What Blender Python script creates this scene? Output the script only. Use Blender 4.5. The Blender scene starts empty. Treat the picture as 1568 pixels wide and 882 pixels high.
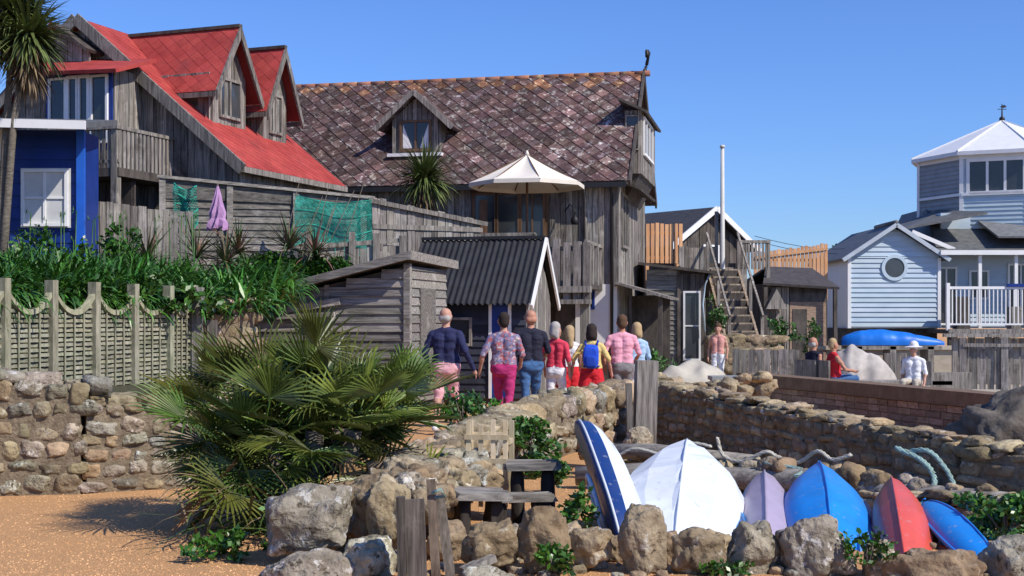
import bpy, bmesh, math, random
import numpy as np
from mathutils import Vector, Matrix, noise
R = random.Random(11)
def U(a, b): return R.uniform(a, b)
sc = bpy.context.scene
rad = math.radians

# ------------------------------------------------------------------ materials
def mat(name, c1, c2, scale=5, stretch=(1,1,1), rough=.85, bump=.25, spots=None, spots2=None, detail=8, metal=0.0, spec=.3, bscale=None, bdist=.02, lo=.32, hi=.68):
    m = bpy.data.materials.new(name); m.use_nodes = True
    nt = m.node_tree; N = nt.nodes; L = nt.links
    b = N['Principled BSDF']
    tc = N.new('ShaderNodeTexCoord'); mp = N.new('ShaderNodeMapping'); mp.inputs['Scale'].default_value = stretch
    L.new(tc.outputs['Object'], mp.inputs['Vector'])
    n = N.new('ShaderNodeTexNoise'); n.inputs['Scale'].default_value = scale; n.inputs['Detail'].default_value = detail; n.inputs['Roughness'].default_value = .65
    L.new(mp.outputs[0], n.inputs['Vector'])
    r = N.new('ShaderNodeValToRGB'); L.new(n.outputs[0], r.inputs[0])
    r.color_ramp.elements[0].position = lo; r.color_ramp.elements[0].color = (*c1, 1)
    r.color_ramp.elements[1].position = hi; r.color_ramp.elements[1].color = (*c2, 1)
    col = r.outputs[0]
    k = 0
    for sp in (spots, spots2):
        k += 1
        if not sp: continue
        sc_, th, soft, ssc = sp
        n2 = N.new('ShaderNodeTexNoise'); n2.inputs['Scale'].default_value = ssc; n2.inputs['Detail'].default_value = 5; n2.inputs['Roughness'].default_value = .7
        mpp = N.new('ShaderNodeMapping'); mpp.inputs['Location'].default_value = (k*3.1, k*1.7, k*2.2)
        L.new(tc.outputs['Object'], mpp.inputs['Vector']); L.new(mpp.outputs[0], n2.inputs['Vector'])
        r2 = N.new('ShaderNodeValToRGB'); L.new(n2.outputs[0], r2.inputs[0])
        r2.color_ramp.elements[0].position = th; r2.color_ramp.elements[0].color = (0,0,0,1)
        r2.color_ramp.elements[1].position = th+soft; r2.color_ramp.elements[1].color = (1,1,1,1)
        mx = N.new('ShaderNodeMix'); mx.data_type = 'RGBA'
        L.new(r2.outputs[0], mx.inputs[0]); L.new(col, mx.inputs[6]); mx.inputs[7].default_value = (*sc_, 1)
        col = mx.outputs[2]
    at = N.new('ShaderNodeAttribute'); at.attribute_name = 'tint'
    mm = N.new('ShaderNodeMix'); mm.data_type = 'RGBA'; mm.blend_type = 'MULTIPLY'; mm.inputs[0].default_value = 1
    L.new(col, mm.inputs[6]); L.new(at.outputs['Color'], mm.inputs[7])
    L.new(mm.outputs[2], b.inputs['Base Color'])
    b.inputs['Roughness'].default_value = rough; b.inputs['Metallic'].default_value = metal
    b.inputs['Specular IOR Level'].default_value = spec
    if bump > 0:
        bp = N.new('ShaderNodeBump'); bp.inputs['Strength'].default_value = bump; bp.inputs['Distance'].default_value = bdist
        if bscale:
            n3 = N.new('ShaderNodeTexNoise'); n3.inputs['Scale'].default_value = bscale; n3.inputs['Detail'].default_value = 6
            L.new(mp.outputs[0], n3.inputs['Vector']); L.new(n3.outputs[0], bp.inputs['Height'])
        else:
            L.new(n.outputs[0], bp.inputs['Height'])
        L.new(bp.outputs[0], b.inputs['Normal'])
    return m

def plain(name, c, rough=.6, v=.12, spec=.3, scale=3, bump=.05, **k):
    return mat(name, tuple(x*(1-v) for x in c), tuple(min(1, x*(1+v)) for x in c), scale=scale, rough=rough, bump=bump, spec=spec, **k)

WV = mat('wood_weathered_vertical', (.075,.066,.057), (.36,.325,.285), 8, (3,3,.22), .9, .5, spots=((.45,.42,.38), .56, .2, 2.2), spots2=((.085,.07,.055),.58,.15,1.3))
WH = mat('wood_weathered_horizontal', (.08,.073,.064), (.35,.32,.28), 8, (.22,3,3), .9, .5, spots=((.45,.42,.38), .58, .2, 2.2), spots2=((.09,.076,.06),.58,.15,1.3))
WD = mat('wood_dark', (.035,.030,.026), (.12,.10,.085), 6, (1,1,.4), .85, .3)
WB = mat('wood_brown', (.10,.055,.03), (.2,.12,.07), 6, (2,2,.3), .6, .2)
WO = mat('wood_new_larch', (.45,.22,.10), (.62,.36,.19), 5, (2,2,.3), .7, .2)
WG = mat('wood_green_grey', (.16,.155,.10), (.36,.345,.25), 8, (2,2,.5), .9, .4, spots=((.13,.145,.08), .55, .2, 3))
BLUE = plain('blue_paint', (.010,.035,.20), .4, .2)
WHITE = plain('white_paint', (.78,.77,.75), .5, .05)
CREAM = plain('cream_canvas', (.74,.68,.58), .8, .05)
PALEB = mat('pale_blue_boards', (.40,.50,.57), (.50,.59,.65), 1.5, (1,1,3), .6, .05)
SLATE = plain('slate_roof', (.12,.123,.125), .6, .3, scale=6)
LEAD = plain('white_roof', (.72,.72,.72), .5, .06)
GLASS = plain('glass', (.045,.05,.055), .12, .4, spec=.6, scale=.8, bump=0)
BLACK = plain('black_metal', (.02,.02,.022), .5)
ROOFT = mat('clay_tiles_lichen', (.055,.033,.030), (.145,.088,.080), 5, rough=.92, bump=.5, spots=((.32,.28,.25), .545, .08, 6.5), spots2=((.032,.025,.022), .57, .1, 8))
ROOFR = mat('red_tiles', (.30,.035,.030), (.44,.068,.055), 2.2, rough=.8, bump=.1, spots=((.25,.05,.045), .56, .2, 1.3))
RIDGE = mat('ridge_tiles', (.22,.09,.055), (.34,.17,.11), 5, rough=.9, bump=.3, spots=((.33,.28,.16), .55, .1, 5))
CORR = plain('corrugated_sheet', (.022,.023,.027), .7, .3, spec=.25)
MORTAR = mat('mortar', (.12,.09,.058), (.27,.215,.145), 14, rough=.95, bump=.8, bscale=40)
STONE = mat('sandstone', (.15,.105,.06), (.43,.34,.215), 5, rough=.95, bump=.9, bscale=22, bdist=.03, spots=((.48,.43,.34), .58, .08, 9), spots2=((.06,.045,.03), .60, .08, 12))
STONEG = mat('lichen_stone', (.15,.125,.085), (.41,.36,.275), 7, rough=.95, bump=1, bscale=24, bdist=.035, spots=((.56,.53,.46), .56, .06, 8), spots2=((.075,.06,.04), .575, .06, 10))
STONEB = mat('brown_stone', (.12,.080,.045), (.36,.265,.16), 4.5, rough=.95, bump=.9, bscale=20, bdist=.03, spots=((.42,.36,.27), .60, .06, 8), spots2=((.055,.04,.027), .57, .1, 7))
BOULD = mat('dark_boulder', (.06,.05,.043), (.17,.15,.125), 6, rough=.95, bump=.8, bscale=20)
CONC = mat('concrete', (.34,.29,.22), (.46,.40,.32), 5, rough=.95, bump=.3)
COPE = mat('brown_coping', (.13,.085,.055), (.22,.15,.10), 6, rough=.95, bump=.3)
BRICK = mat('brick_worn', (.22,.13,.09), (.38,.28,.2), 9, (1,1,3), .95, .5)
GRAVEL = mat('gravel_ground', (.44,.22,.085), (.74,.43,.20), 60, rough=.95, bump=.8, bdist=.03, detail=4, spots=((.50,.28,.13), .5, .3, 1.2))
PEB = mat('pebbles', (.46,.23,.09), (.74,.44,.22), 4, rough=.9, bump=0)
SOIL = mat('soil', (.04,.038,.02), (.09,.085,.045), 12, rough=1, bump=.8)
LEAF = mat('leaf_green', (.022,.085,.008), (.075,.19,.022), 3, rough=.38, bump=0, spec=.5)
LEAFP = mat('palm_leaf', (.040,.080,.016), (.14,.19,.045), 4, rough=.38, bump=0, spec=.45)
LEAFC = mat('cordyline_leaf', (.06,.09,.03), (.16,.20,.075), 4, rough=.45, bump=0)
LEAFD = mat('dead_leaf', (.16,.11,.06), (.30,.22,.13), 4, rough=.9, bump=0)
BARK = mat('bark', (.09,.075,.055), (.22,.19,.15), 12, (1,1,3), .95, .8)
ROPE = plain('rope', (.26,.38,.34), .9, .3, scale=40, bump=.6)
NET = plain('green_net', (.03,.30,.22), .8, .3)

# ------------------------------------------------------------------ mesh builder
def jt(a=.18, w=.04):
    k = U(1-a, 1+a); return (k*U(1-w,1+w), k, k*U(1-w,1+w))
_ico = {}
def ico(s):
    if s not in _ico:
        bm = bmesh.new(); bmesh.ops.create_icosphere(bm, subdivisions=s, radius=1)
        bm.verts.ensure_lookup_table()
        _ico[s] = ([v.co.copy() for v in bm.verts], [[v.index for v in f.verts] for f in bm.faces]); bm.free()
    return _ico[s]
class MB:
    def __init__(s): s.v=[]; s.f=[]; s.m=[]; s.t=[]; s.s=[]
    def add(s, vs, fs, m=0, t=(1,1,1), M=None, sm=False):
        o = len(s.v)
        if M is not None: vs = [M @ Vector(v) for v in vs]
        s.v += [tuple(v) for v in vs]
        for f in fs:
            s.f.append([i+o for i in f]); s.m.append(m); s.t.append(t); s.s.append(sm)
    def hexa(s, p, m=0, t=(1,1,1), M=None):
        s.add(p, [(0,3,2,1),(4,5,6,7),(0,1,5,4),(1,2,6,5),(2,3,7,6),(3,0,4,7)], m, t, M)
    def box(s, x0,x1,y0,y1,z0,z1, m=0, t=None, M=None):
        s.hexa([(x0,y0,z0),(x1,y0,z0),(x1,y1,z0),(x0,y1,z0),(x0,y0,z1),(x1,y0,z1),(x1,y1,z1),(x0,y1,z1)], m, t or (1,1,1), M)
    def beam(s, a, b, w, h, m=0, t=None, M=None, up=(0,0,1)):
        a=Vector(a); b=Vector(b); d=(b-a).normalized(); u=Vector(up)
        if abs(d.dot(u))>.98: u=Vector((0,1,0))
        sd=d.cross(u).normalized()*w/2; uu=sd.cross(d).normalized()*h/2
        s.hexa([a-sd-uu,a+sd-uu,b+sd-uu,b-sd-uu,a-sd+uu,a+sd+uu,b+sd+uu,b-sd+uu], m, t or (1,1,1), M)
    def prism(s, poly, vec, m=0, t=(1,1,1), M=None):
        n=len(poly); v=Vector(vec); ps=[Vector(p) for p in poly]; ps2=[p+v for p in ps]
        s.add(ps+ps2, [list(range(n))[::-1], list(range(n,2*n))]+[(i,(i+1)%n,(i+1)%n+n,i+n) for i in range(n)], m, t, M)
    def tube(s, pts, rs, n=8, m=0, t=(1,1,1), M=None, sm=True):
        pts=[Vector(p) for p in pts]
        if not hasattr(rs,'__len__'): rs=[rs]*len(pts)
        vs=[]; fs=[]
        for i,p in enumerate(pts):
            d=(pts[min(i+1,len(pts)-1)]-pts[max(i-1,0)]).normalized()
            u=Vector((0,0,1)) if abs(d.z)<.9 else Vector((1,0,0))
            a=d.cross(u).normalized(); b=a.cross(d)
            for k in range(n):
                an=2*math.pi*k/n; vs.append(p+(a*math.cos(an)+b*math.sin(an))*rs[i])
        for i in range(len(pts)-1):
            for k in range(n):
                fs.append((i*n+k,i*n+(k+1)%n,(i+1)*n+(k+1)%n,(i+1)*n+k))
        fs.append(list(range(n))[::-1]); fs.append([(len(pts)-1)*n+k for k in range(n)])
        s.add(vs,fs,m,t,M,sm)
    def rock(s, c, h, seed=None, sub=2, pw=.7, amp=.2, rz=None, m=0, t=None, tilt=.25, M=None):
        seed = U(0,500) if seed is None else seed
        vs,fs=ico(sub); rz=U(0,6.28) if rz is None else rz
        Rm=Matrix.Rotation(rz,3,'Z')@Matrix.Rotation(U(-tilt,tilt),3,'X')@Matrix.Rotation(U(-tilt,tilt),3,'Y')
        c=Vector(c); out=[]; o=Vector((seed,seed*.7,-seed))
        for n in vs:
            p=Vector([math.copysign(abs(a)**pw,a) for a in n])
            k=1+amp*noise.noise(n*1.5+o)*1.6+amp*.5*noise.noise(n*3.7+o)
            if sub>=4: k+=amp*.22*noise.noise(n*9+o)+amp*.12*noise.noise(n*20+o)
            p=Vector((p.x*h[0],p.y*h[1],p.z*h[2]))*k*.86
            out.append(c+Rm@p)
        s.add(out,fs,m,t or jt(.22,.06),M,True)
    def blade(s, base, d, L, w, droop, segs=4, m=0, t=(1,1,1), fold=.0):
        p=Vector(base); d=Vector(d).normalized(); sd=d.cross(Vector((0,0,1)))
        if sd.length<.05: sd=Vector((1,0,0))
        sd.normalize(); sd=(sd+Vector((U(-.3,.3),U(-.3,.3),U(-.3,.3)))).normalized()
        vs=[]; fs=[]
        for i in range(segs+1):
            k=i/segs; ww=w*(1-k**1.8)*.5*(.6+.4*min(1,k*4))
            vs+= [p-sd*ww, p+sd*ww]
            if i<segs: fs.append((2*i,2*i+1,2*i+3,2*i+2))
            p=p+d*L/segs; d=(d+Vector((0,0,-droop/segs))).normalized()
        s.add(vs,fs,m,t)
    def build(s, name, mats, parent=None, loc=None):
        me=bpy.data.meshes.new(name); me.from_pydata(s.v,[],s.f)
        for mm in mats: me.materials.append(mm)
        me.polygons.foreach_set('material_index', s.m); me.polygons.foreach_set('use_smooth', s.s)
        at=me.attributes.new('tint','FLOAT_COLOR','CORNER'); buf=[]
        for f,t in zip(s.f,s.t): buf += [t[0],t[1],t[2],1.0]*len(f)
        at.data.foreach_set('color',buf); me.update()
        ob=bpy.data.objects.new(name,me); sc.collection.objects.link(ob)
        if parent: ob.parent=parent
        if loc: ob.location=loc
        return ob
    def vboards(s,x0,x1,zb,zt,y=0,w=.16,th=.03,m=0,M=None,a=.38,jz=0,gap=.014):
        fb=zb if callable(zb) else (lambda x:zb); ft=zt if callable(zt) else (lambda x:zt)
        x=x0
        while x<x1-.02:
            xe=min(x1,x+w*U(.8,1.2)); j=U(-jz,jz); d=U(0,.02); xr=xe-gap
            s.hexa([(x,y-th-d,fb(x)),(xr,y-th-d,fb(xr)),(xr,y,fb(xr)),(x,y,fb(x)),(x,y-th-d,ft(x)+j),(xr,y-th-d,ft(xr)+j),(xr,y,ft(xr)+j),(x,y,ft(x)+j)],m,jt(a),M)
            x=xe
    def hboards(s,x0,x1,z0,z1,y=0,h=.15,th=.03,m=0,M=None,a=.25):
        f0=x0 if callable(x0) else (lambda z:x0); f1=x1 if callable(x1) else (lambda z:x1)
        z=z0
        while z<z1-.02:
            ze=min(z1,z+h); 
            if f1(ze)-f0(ze)>.02:
                s.hexa([(f0(z),y-th-.012,z),(f1(z),y-th-.012,z),(f1(z),y,z),(f0(z),y,z),(f0(ze),y-.012,ze+.01),(f1(ze),y-.012,ze+.01),(f1(ze),y,ze+.01),(f0(ze),y,ze+.01)],m,jt(a),M)
            z=ze
    def window(s,x0,x1,z0,z1,y,fm,gm,nx=2,nz=1,fr=.05,M=None,pr=.05):
        s.box(x0,x1,y-.012,y,z0,z1,gm,None,M)
        s.box(x0-fr,x0,y-pr,y,z0-fr,z1+fr,fm,None,M); s.box(x1,x1+fr,y-pr,y,z0-fr,z1+fr,fm,None,M)
        s.box(x0,x1,y-pr,y,z1,z1+fr,fm,None,M); s.box(x0,x1,y-pr-.02,y,z0-fr,z0,fm,None,M)
        for i in range(1,nx):
            x=x0+(x1-x0)*i/nx; s.box(x-fr*.4,x+fr*.4,y-pr*.8,y-.013,z0,z1,fm,None,M)
        for i in range(1,nz):
            z=z0+(z1-z0)*i/nz; s.box(x0,x1,y-pr*.7,y-.014,z-fr*.35,z+fr*.35,fm,None,M)
    def diamonds(s, o, ux, uy, Lx, Ly, w, h, m=0, a=.2, nrm=None, tf=None, lift=1.0):
        o=Vector(o); ux=Vector(ux).normalized(); uy=Vector(uy).normalized(); n=ux.cross(uy).normalized()
        if nrm and n.dot(Vector(nrm))<0: n=-n
        s.add([o,o+ux*Lx,o+ux*Lx+uy*Ly,o+uy*Ly],[(0,1,2,3)],m,(.6,.6,.6))
        j=0; y=0
        while y<Ly+h*.2:
            x=(w/2 if j%2 else 0)
            while x<Lx+w*.3:
                def P(dx,dy,e):
                    xx=min(max(x+dx,0),Lx); yy=min(max(y+dy,0),Ly); return o+ux*xx+uy*yy+n*e
                e=U(0,.008)*lift
                vs=[P(0,-h*.55,.045*lift+e),P(w*.54,0,.025*lift+e),P(0,h*.55,.006),P(-w*.54,0,.025*lift+e)]
                t=tf(x/Lx,y/Ly) if tf else jt(a)
                b=[v-n*.02*lift for v in vs]
                s.add(vs+b,[(0,1,2,3),(0,4,5,1),(3,7,4,0)],m,t)
                x+=w
            y+=h/2; j+=1
def E(name, loc=(0,0,0), rz=0):
    e=bpy.data.objects.new(name,None); sc.collection.objects.link(e); e.location=loc; e.rotation_euler=(0,0,rz); e.empty_display_size=.2
    return e
def RZ(a,loc=(0,0,0)): return Matrix.Translation(loc)@Matrix.Rotation(a,4,'Z')

# ------------------------------------------------------------------ ground
g=MB(); 
g.add([(-600,-60,0),(600,-60,0),(600,1400,0),(-600,1400,0)],[(0,1,2,3)]); g.build('ground',[GRAVEL])
g=MB(); g.add([(2.2,21,.004),(60,21,.004),(60,60,.004),(2.2,60,.004)],[(0,1,2,3)]); g.build('promenade',[CONC])
g=MB()
for i in range(14000):
    y=8+5.5*R.random()**1.3; x=U(-.46,.1)*y+ (U(0,.35)*y if R.random()<.3 else 0); r=U(.004,.010)
    q=[(x+r*U(.6,1.4),y,0),(x,y+r,0),(x-r,y,0),(x,y-r*U(.6,1.4),0),(x,y,r*U(.5,1.0))]
    g.add(q,[(0,1,4),(1,2,4),(2,3,4),(3,0,4)],0,jt(.25,.06))
g.build('gravel',[PEB])

# ------------------------------------------------------------------ garden bank
g=MB()
poly=[(-40,13.4),(-5.7,14.35),(-4.65,18.35),(-3.8,18.95),(-4.7,22.4),(-4.9,40),(-40,40)]
g.prism([(x,y,0) for x,y in poly],(0,0,1.72),0)
g.prism([(-5.2,24,0),(-2.1,24.2,0),(-2.0,29,0),(-5.2,30,0)],(0,0,2.15),0)
g.prism([(-40,12.5,0),(-4.2,13.15,0),(-4.0,18.2,0),(-5.9,14.3,0),(-40,13.3,0)],(0,0,.78),0)
g.build('garden_bank',[SOIL])

# ------------------------------------------------------------------ stone walls
def stone_wall(name, pts, thick=.35, row=.13, mats=(STONE,MORTAR), sub=2, a=.32, top_rocks=True, lw=(1.0,2.4), z0=0, amp=.2, pw=.6, topf=1.0, core=.44, mixm=None):
    g=MB()
    for (x0,y0,t0),(x1,y1,t1) in zip(pts,pts[1:]):
        A=Vector((x0,y0,0)); B=Vector((x1,y1,0)); L=(B-A).length; an=math.atan2(y1-y0,x1-x0); M=RZ(an,A)
        hf=thick*core; nx=max(2,int(L/.12)); nzz=10
        for sd in(-1,1):
            vs=[];fs=[]
            for i in range(nx+1):
                for k in range(nzz+1):
                    xx=L*i/nx; zt=(t0+(t1-t0)*i/nx-.04); zz=z0+(zt-z0)*k/nzz
                    vs.append((xx,sd*(hf+.03*noise.noise(Vector((xx*5+x0,zz*6,sd*3.3)))),zz))
            for i in range(nx):
                for k in range(nzz): fs.append((i*(nzz+1)+k,(i+1)*(nzz+1)+k,(i+1)*(nzz+1)+k+1,i*(nzz+1)+k+1))
            g.add(vs,fs,1,(1,1,1),M,True)
        g.hexa([(0,-hf*.97,z0),(L,-hf*.97,z0),(L,hf*.97,z0),(0,hf*.97,z0),(0,-hf*.97,t0-.04),(L,-hf*.97,t1-.04),(L,hf*.97,t1-.04),(0,hf*.97,t0-.04)],1,(1,1,1),M)
        z=z0; 
        while z<max(t0,t1):
            rh=row*U(.7,1.4); x=-U(0,.1)
            while x<L:
                w=row*U(*lw); zt=t0+(t1-t0)*min(1,max(0,(x+w/2)/L)); kz=U(.78,1.15)
                if z+rh*.45<zt:
                    for sd in (-1,1):
                        c=M@Vector((x+w/2, sd*thick*.33, z+rh/2+U(-.03,.03)))
                        g.rock(c,(w/2*1.06,thick*U(.185,.235),rh/2*kz),rz=an+U(-.12,.12),sub=sub,pw=pw,amp=amp,tilt=.14,t=jt(a,.09),m=2 if (mixm and R.random()<.5) else 0)
                x+=w
            z+=rh
        if top_rocks:
            x=0
            while x<L:
                w=row*U(1.2,3.0); zt=t0+(t1-t0)*min(1,x/L)
                c=M@Vector((x+w/2,U(-.05,.05),zt+U(-.04,.03))); g.rock(c,(w/2*1.12,thick*.47,row*U(.4,.85)*topf),rz=an+U(-.2,.2),sub=max(sub,3),amp=.28,tilt=.15,t=jt(a,.07),pw=.65); x+=w*.92
    return g.build(name,list(mats)+([mixm] if mixm else []))
stone_wall('stone_garden_wall',[(-6.2,11.7,1.04),(-4.85,12.0,1.08),(-4.0,12.17,.96)],.4,.15,mats=(STONEG,MORTAR),sub=3,lw=(.9,1.9),mixm=STONE)
stone_wall('stone_garden_wall',[(-4.0,12.2,.84),(-2.9,12.75,.74)],.4,.14,mats=(STONE,MORTAR),sub=3,lw=(.9,2.2),mixm=STONEG)
stone_wall('rubble_wall',[(-4.6,18.2,1.8),(-3.75,18.75,1.85)],.3,.16)
stone_wall('rubble_wall',[(-.75,10.9,.38),(-.35,13,.46),(.55,16,.58),(1.5,18,.60)],.6,.24,lw=(1,2.1),amp=.27,sub=3,core=.42,mixm=STONEG)
stone_wall('stone_sea_wall',[(1.85,17.2,.80),(2.9,14.2,.66),(3.95,11.2,.54),(5.2,9.6,.45)],.4,.10,mats=(STONE,MORTAR),lw=(1.4,4.0),pw=.5,amp=.16,topf=.8,mixm=STONEB)
stone_wall('stone_ledge',[(.95,13.6,.16),(2.4,12.2,.16),(4.2,9.9,.14)],.5,.10,sub=2,lw=(1.5,4),topf=.7)
stone_wall('rubble_wall',[(4.5,30,1.1),(5.9,30.4,1.15)],.5,.25)
g=MB()
A=Vector((4.4,24.3,0)); B=Vector((6.6,17.0,0)); L=(B-A).length; M=RZ(math.atan2(B.y-A.y,B.x-A.x),A)
g.box(0,L,-.15,.15,0,.42,0,None,M); g.box(-.05,L+.05,-.22,.22,.42,.62,1,None,M)
z=.02
while z<.4:
    x=U(0,.1)
    while x<L-.05:
        w=U(.22,.4); g.box(x,min(L,x+w)-.015,-.175,-.15,z,z+.085,0,jt(.3,.08),M); x+=w
    z+=.1
g.build('brick_sea_wall',[BRICK,COPE])
g=MB(); g.box(6.8,24,36.2,36.6,0,.78,0); g.box(6.75,24,36.1,36.7,.78,.88,0,(1.15,1.15,1.15)); g.build('promenade_wall',[CONC])

# ------------------------------------------------------------------ lattice fence
g=MB(); P0=Vector((-6.05,12.7,0)); P1=Vector((-4.42,18.05,0)); L=(P1-P0).length; M=RZ(math.atan2(P1.y-P0.y,P1.x-P0.x),P0)
x=0; pw=.83
while x<L-.1:
    xe=min(L,x+pw); 
    g.box(x-.05,x+.05,-.065,.05,.5,2.06,0,jt(.15),M)
    f=lambda q,x=x,xe=xe:1.72+.26*abs((q-(x+xe)/2)/((xe-x)/2))**2.2
    n=12
    for i in range(n):
        a=x+.05+(xe-x-.1)*i/n; b=x+.05+(xe-x-.1)*(i+1)/n
        g.hexa([(a,-.05,f(a)-.06),(b,-.05,f(b)-.06),(b,.03,f(b)-.06),(a,.03,f(a)-.06),(a,-.05,f(a)),(b,-.05,f(b)),(b,.03,f(b)),(a,.03,f(a))],0,(1.3,1.3,1.2),M)
    z=.62; row=0
    while z<1.93:
        n=24; tt=jt(.25)
        for i in range(n):
            a=x+.05+(xe-x-.1)*i/n; b=x+.05+(xe-x-.1)*(i+1)/n
            if f((a+b)/2)-.05>z+.03:
                wv=lambda q:.014*math.sin((q-x)/(xe-x)*math.pi*4+(math.pi if row%2 else 0))
                ea,eb=wv(a),wv(b)
                g.hexa([(a,ea-.008,z),(b,eb-.008,z),(b,eb+.002,z),(a,ea+.002,z),(a,ea-.002,z+.040),(b,eb-.002,z+.040),(b,eb+.004,z+.040),(a,ea+.004,z+.040)],0,tt,M)
        z+=.056; row+=1
    for i in range(1,4):
        a=x+.05+(xe-x-.1)*i/4; g.box(a-.010,a+.010,-.030,-.018,.6,f(a)-.07,0,(1.1,1.1,1.05),M)
    x=xe
g.box(L-.06,L+.06,-.06,.06,.4,2.08,0,jt(.1),M)
g.build('lattice_fence',[WG])
g=MB()
g.box(-4.40,-4.26,17.95,18.1,0,2.05,0); g.box(-4.2,-4.08,18.0,18.1,0,1.6,0,(.7,.7,.7)); g.build('fence_post',[WV])

def roof_slab(g, pts, th=.08, m=0, t=(1,1,1)):
    a,b,c,d=[Vector(p) for p in pts]; n=(b-a).cross(d-a).normalized()
    if n.z<0: n=-n
    g.prism([a,b,c,d], -n*th, m, t)

# ================================================================== MAIN TIMBER HOUSE
H=E('timber_house',(2.5,31,0),rad(-12))
g=MB(); W=9.2; D=5.6
g.box(-W,0,.03,D,0,5.1,1)
g.prism([(-W,0.03,5.1),(-W,D,5.1),(-W,D/2,7.8)],(W,0,0),1)
g.vboards(-W,-.0,2.4,5.15,0,.15,m=0,a=.45)
g.vboards(-W,-1.0,0,2.4,0,.17,m=1)
for x in (-4.2,-1.55,-.02): g.box(x-.06,x+.06,-.09,-.0,2.4,5.1,0,(.7,.7,.7))
Mg=Matrix.Rotation(math.pi/2,4,'Z')
g.vboards(0.0,D,1.2,lambda x:5.1+.98*(D/2-abs(x-D/2))-.05,0,.17,M=Mg,a=.4)
g.build('walls',[WV,WD],H)
g=MB()
sl=math.hypot(3.15,3.12)
def tf(x,y):
    k=U(.62,1.35); 
    if R.random()<.12: k*=1.6
    if y>.88 and R.random()<.35: return (k*1.7,k*1.3,k*.8)
    if x<.3 : k*=.85
    if x>.8 and R.random()<.35: k*=1.45
    return (k*U(.9,1.1),k*U(.95,1.02),k*U(.92,1.08))
g.diamonds((-W-.2,-.35,4.85),(1,0,0),(0,3.15,3.12),W+.5,sl,.38,.40,0,tf=tf,nrm=(0,-1,1),lift=.9)
roof_slab(g,[(-W-.2,D+.35,4.85),(.3,D+.35,4.85),(.3,2.8,7.97),(-W-.2,2.8,7.97)],.06,0)
g.build('roof',[ROOFT],H)
g=MB()
x=-W-.2
while x<.3:
    g.tube([(x,2.8,7.95),(x+.40,2.8,7.955)],[.075,.08],8,0,jt(.25,.08)); x+=.395
g.build('ridge',[RIDGE],H)
g=MB()
for yy,sgn in((-.35,1),(D+.35,-1)):
    g.beam((.33,yy,4.80),(.33,2.8,7.93),.05,.2,0,(1,1,1),up=(0,-.7,.7))
pts=[(.33,2.8,7.9)]+[(.33+.02*i,2.8+.09*math.sin(i*.7)*(1-i*.03),8.0+i*.065) for i in range(8)]+[(.42,2.72,8.52),(.42,2.62,8.5),(.42,2.6,8.4),(.42,2.66,8.36)]
g.tube(pts,[.06,.06,.055,.05,.05,.045,.04,.04,.04,.045,.045,.045,.05][:len(pts)],6,1)
g.box(-W-.1,.25,-.40,-.34,4.72,4.84,1)
g.tube([(-.12,-.38,4.75),(-.12,-.08,4.5),(-.12,-.08,1.2)],.04,6,1)
g.tube([(-.75,-.38,4.75),(-.75,-.08,4.5),(-.75,-.08,2.4)],.035,6,2)
g.tube([(-1.25,-.05,4.2),(-1.1,-.25,4.35),(-.95,-.42,4.2),(-.95,-.45,4.05)],.015,5,1)
g.tube([(-.95,-.45,4.08),(-.95,-.45,3.95),(-.95,-.45,3.85)],[.03,.1,.08],8,1)
g.build('trim',[WD,BLACK,WV],H)
g=MB(); cx=-5.1
g.box(cx-.62,cx+.62,.53,1.6,5.5,6.6,0,(.8,.8,.8)); g.prism([(cx-.62,.53,6.6),(cx+.62,.53,6.6),(cx,.53,7.15)],(0,1.4,0),0)
g.vboards(cx-.62,cx+.62,5.68,lambda x:6.6+.55*(1-abs(x-cx)/.62),.53,.14)
g.window(cx-.36,cx+.34,5.86,6.52,.49,1,2,2,1,.06)
g.box(cx-.70,cx+.70,.30,.53,5.66,5.74,3)
g.prism([(cx-.34,.474,5.88),(cx-.1,.474,5.88),(cx-.34,.474,6.48)],(0,.002,0),3); g.prism([(cx+.32,.474,5.88),(cx+.32,.474,6.48),(cx+.1,.474,5.88)],(0,.002,0),3)
for s in(-1,1):
    roof_slab(g,[(cx+s*.98,.25,6.38),(cx+s*.98,1.45,6.38),(cx,2.3,7.28),(cx,.25,7.28)],.07,4,(.9,.9,.9))
    g.beam((cx+s*1.0,.22,6.33),(cx,.22,7.25),.05,.13,0,(1.1,1.1,1.1))
g.build('dormer',[WV,WB,GLASS,WHITE,ROOFT],H)
g=MB()
g.box(-3.55,-1.65,-.06,0,2.45,4.78,0)
for a,b in((-3.45,-2.95),(-2.9,-2.4)): g.window(a,b,2.7,4.62,-.06,0,1,1,1,.07,pr=.04)
g.box(-3.35,-3.15,-.078,-.074,2.8,4.5,0,(1.2,1.1,1))
g.window(-2.3,-1.78,3.0,4.62,-.06,0,1,2,1,.05,pr=.04)
g.window(-.78,-.58,1.9,2.3,-.06,2,1,1,1,.05)
g.box(-1.0,-.0,-.05,-.002,1.0,2.45,3)
g.box(-1.5,-1.02,-.06,0,.2,2.3,4)
g.window(.45,1.5,3.4,4.6,-.04,5,1,2,1,.06,M=Mg)
g.build('windows',[WB,GLASS,BLUE,WHITE,WD,WV],H)
g=MB()
g.box(0.03,.40,1.2,4.4,5.2,6.75,0,(.8,.8,.8)); g.vboards(0.03,.40,5.2,6.75,1.2,.1,.02)
Mo=Matrix.Translation((.40,0,0))@Matrix.Rotation(math.pi/2,4,'Z')
g.vboards(1.2,4.4,5.2,6.75,0,.16,M=Mo); g.window(1.6,3.6,5.75,6.6,-.035,1,2,3,1,.06,M=Mo)
g.window(.08,.36,5.8,6.6,1.17,3,2,1,1,.03)
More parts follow.
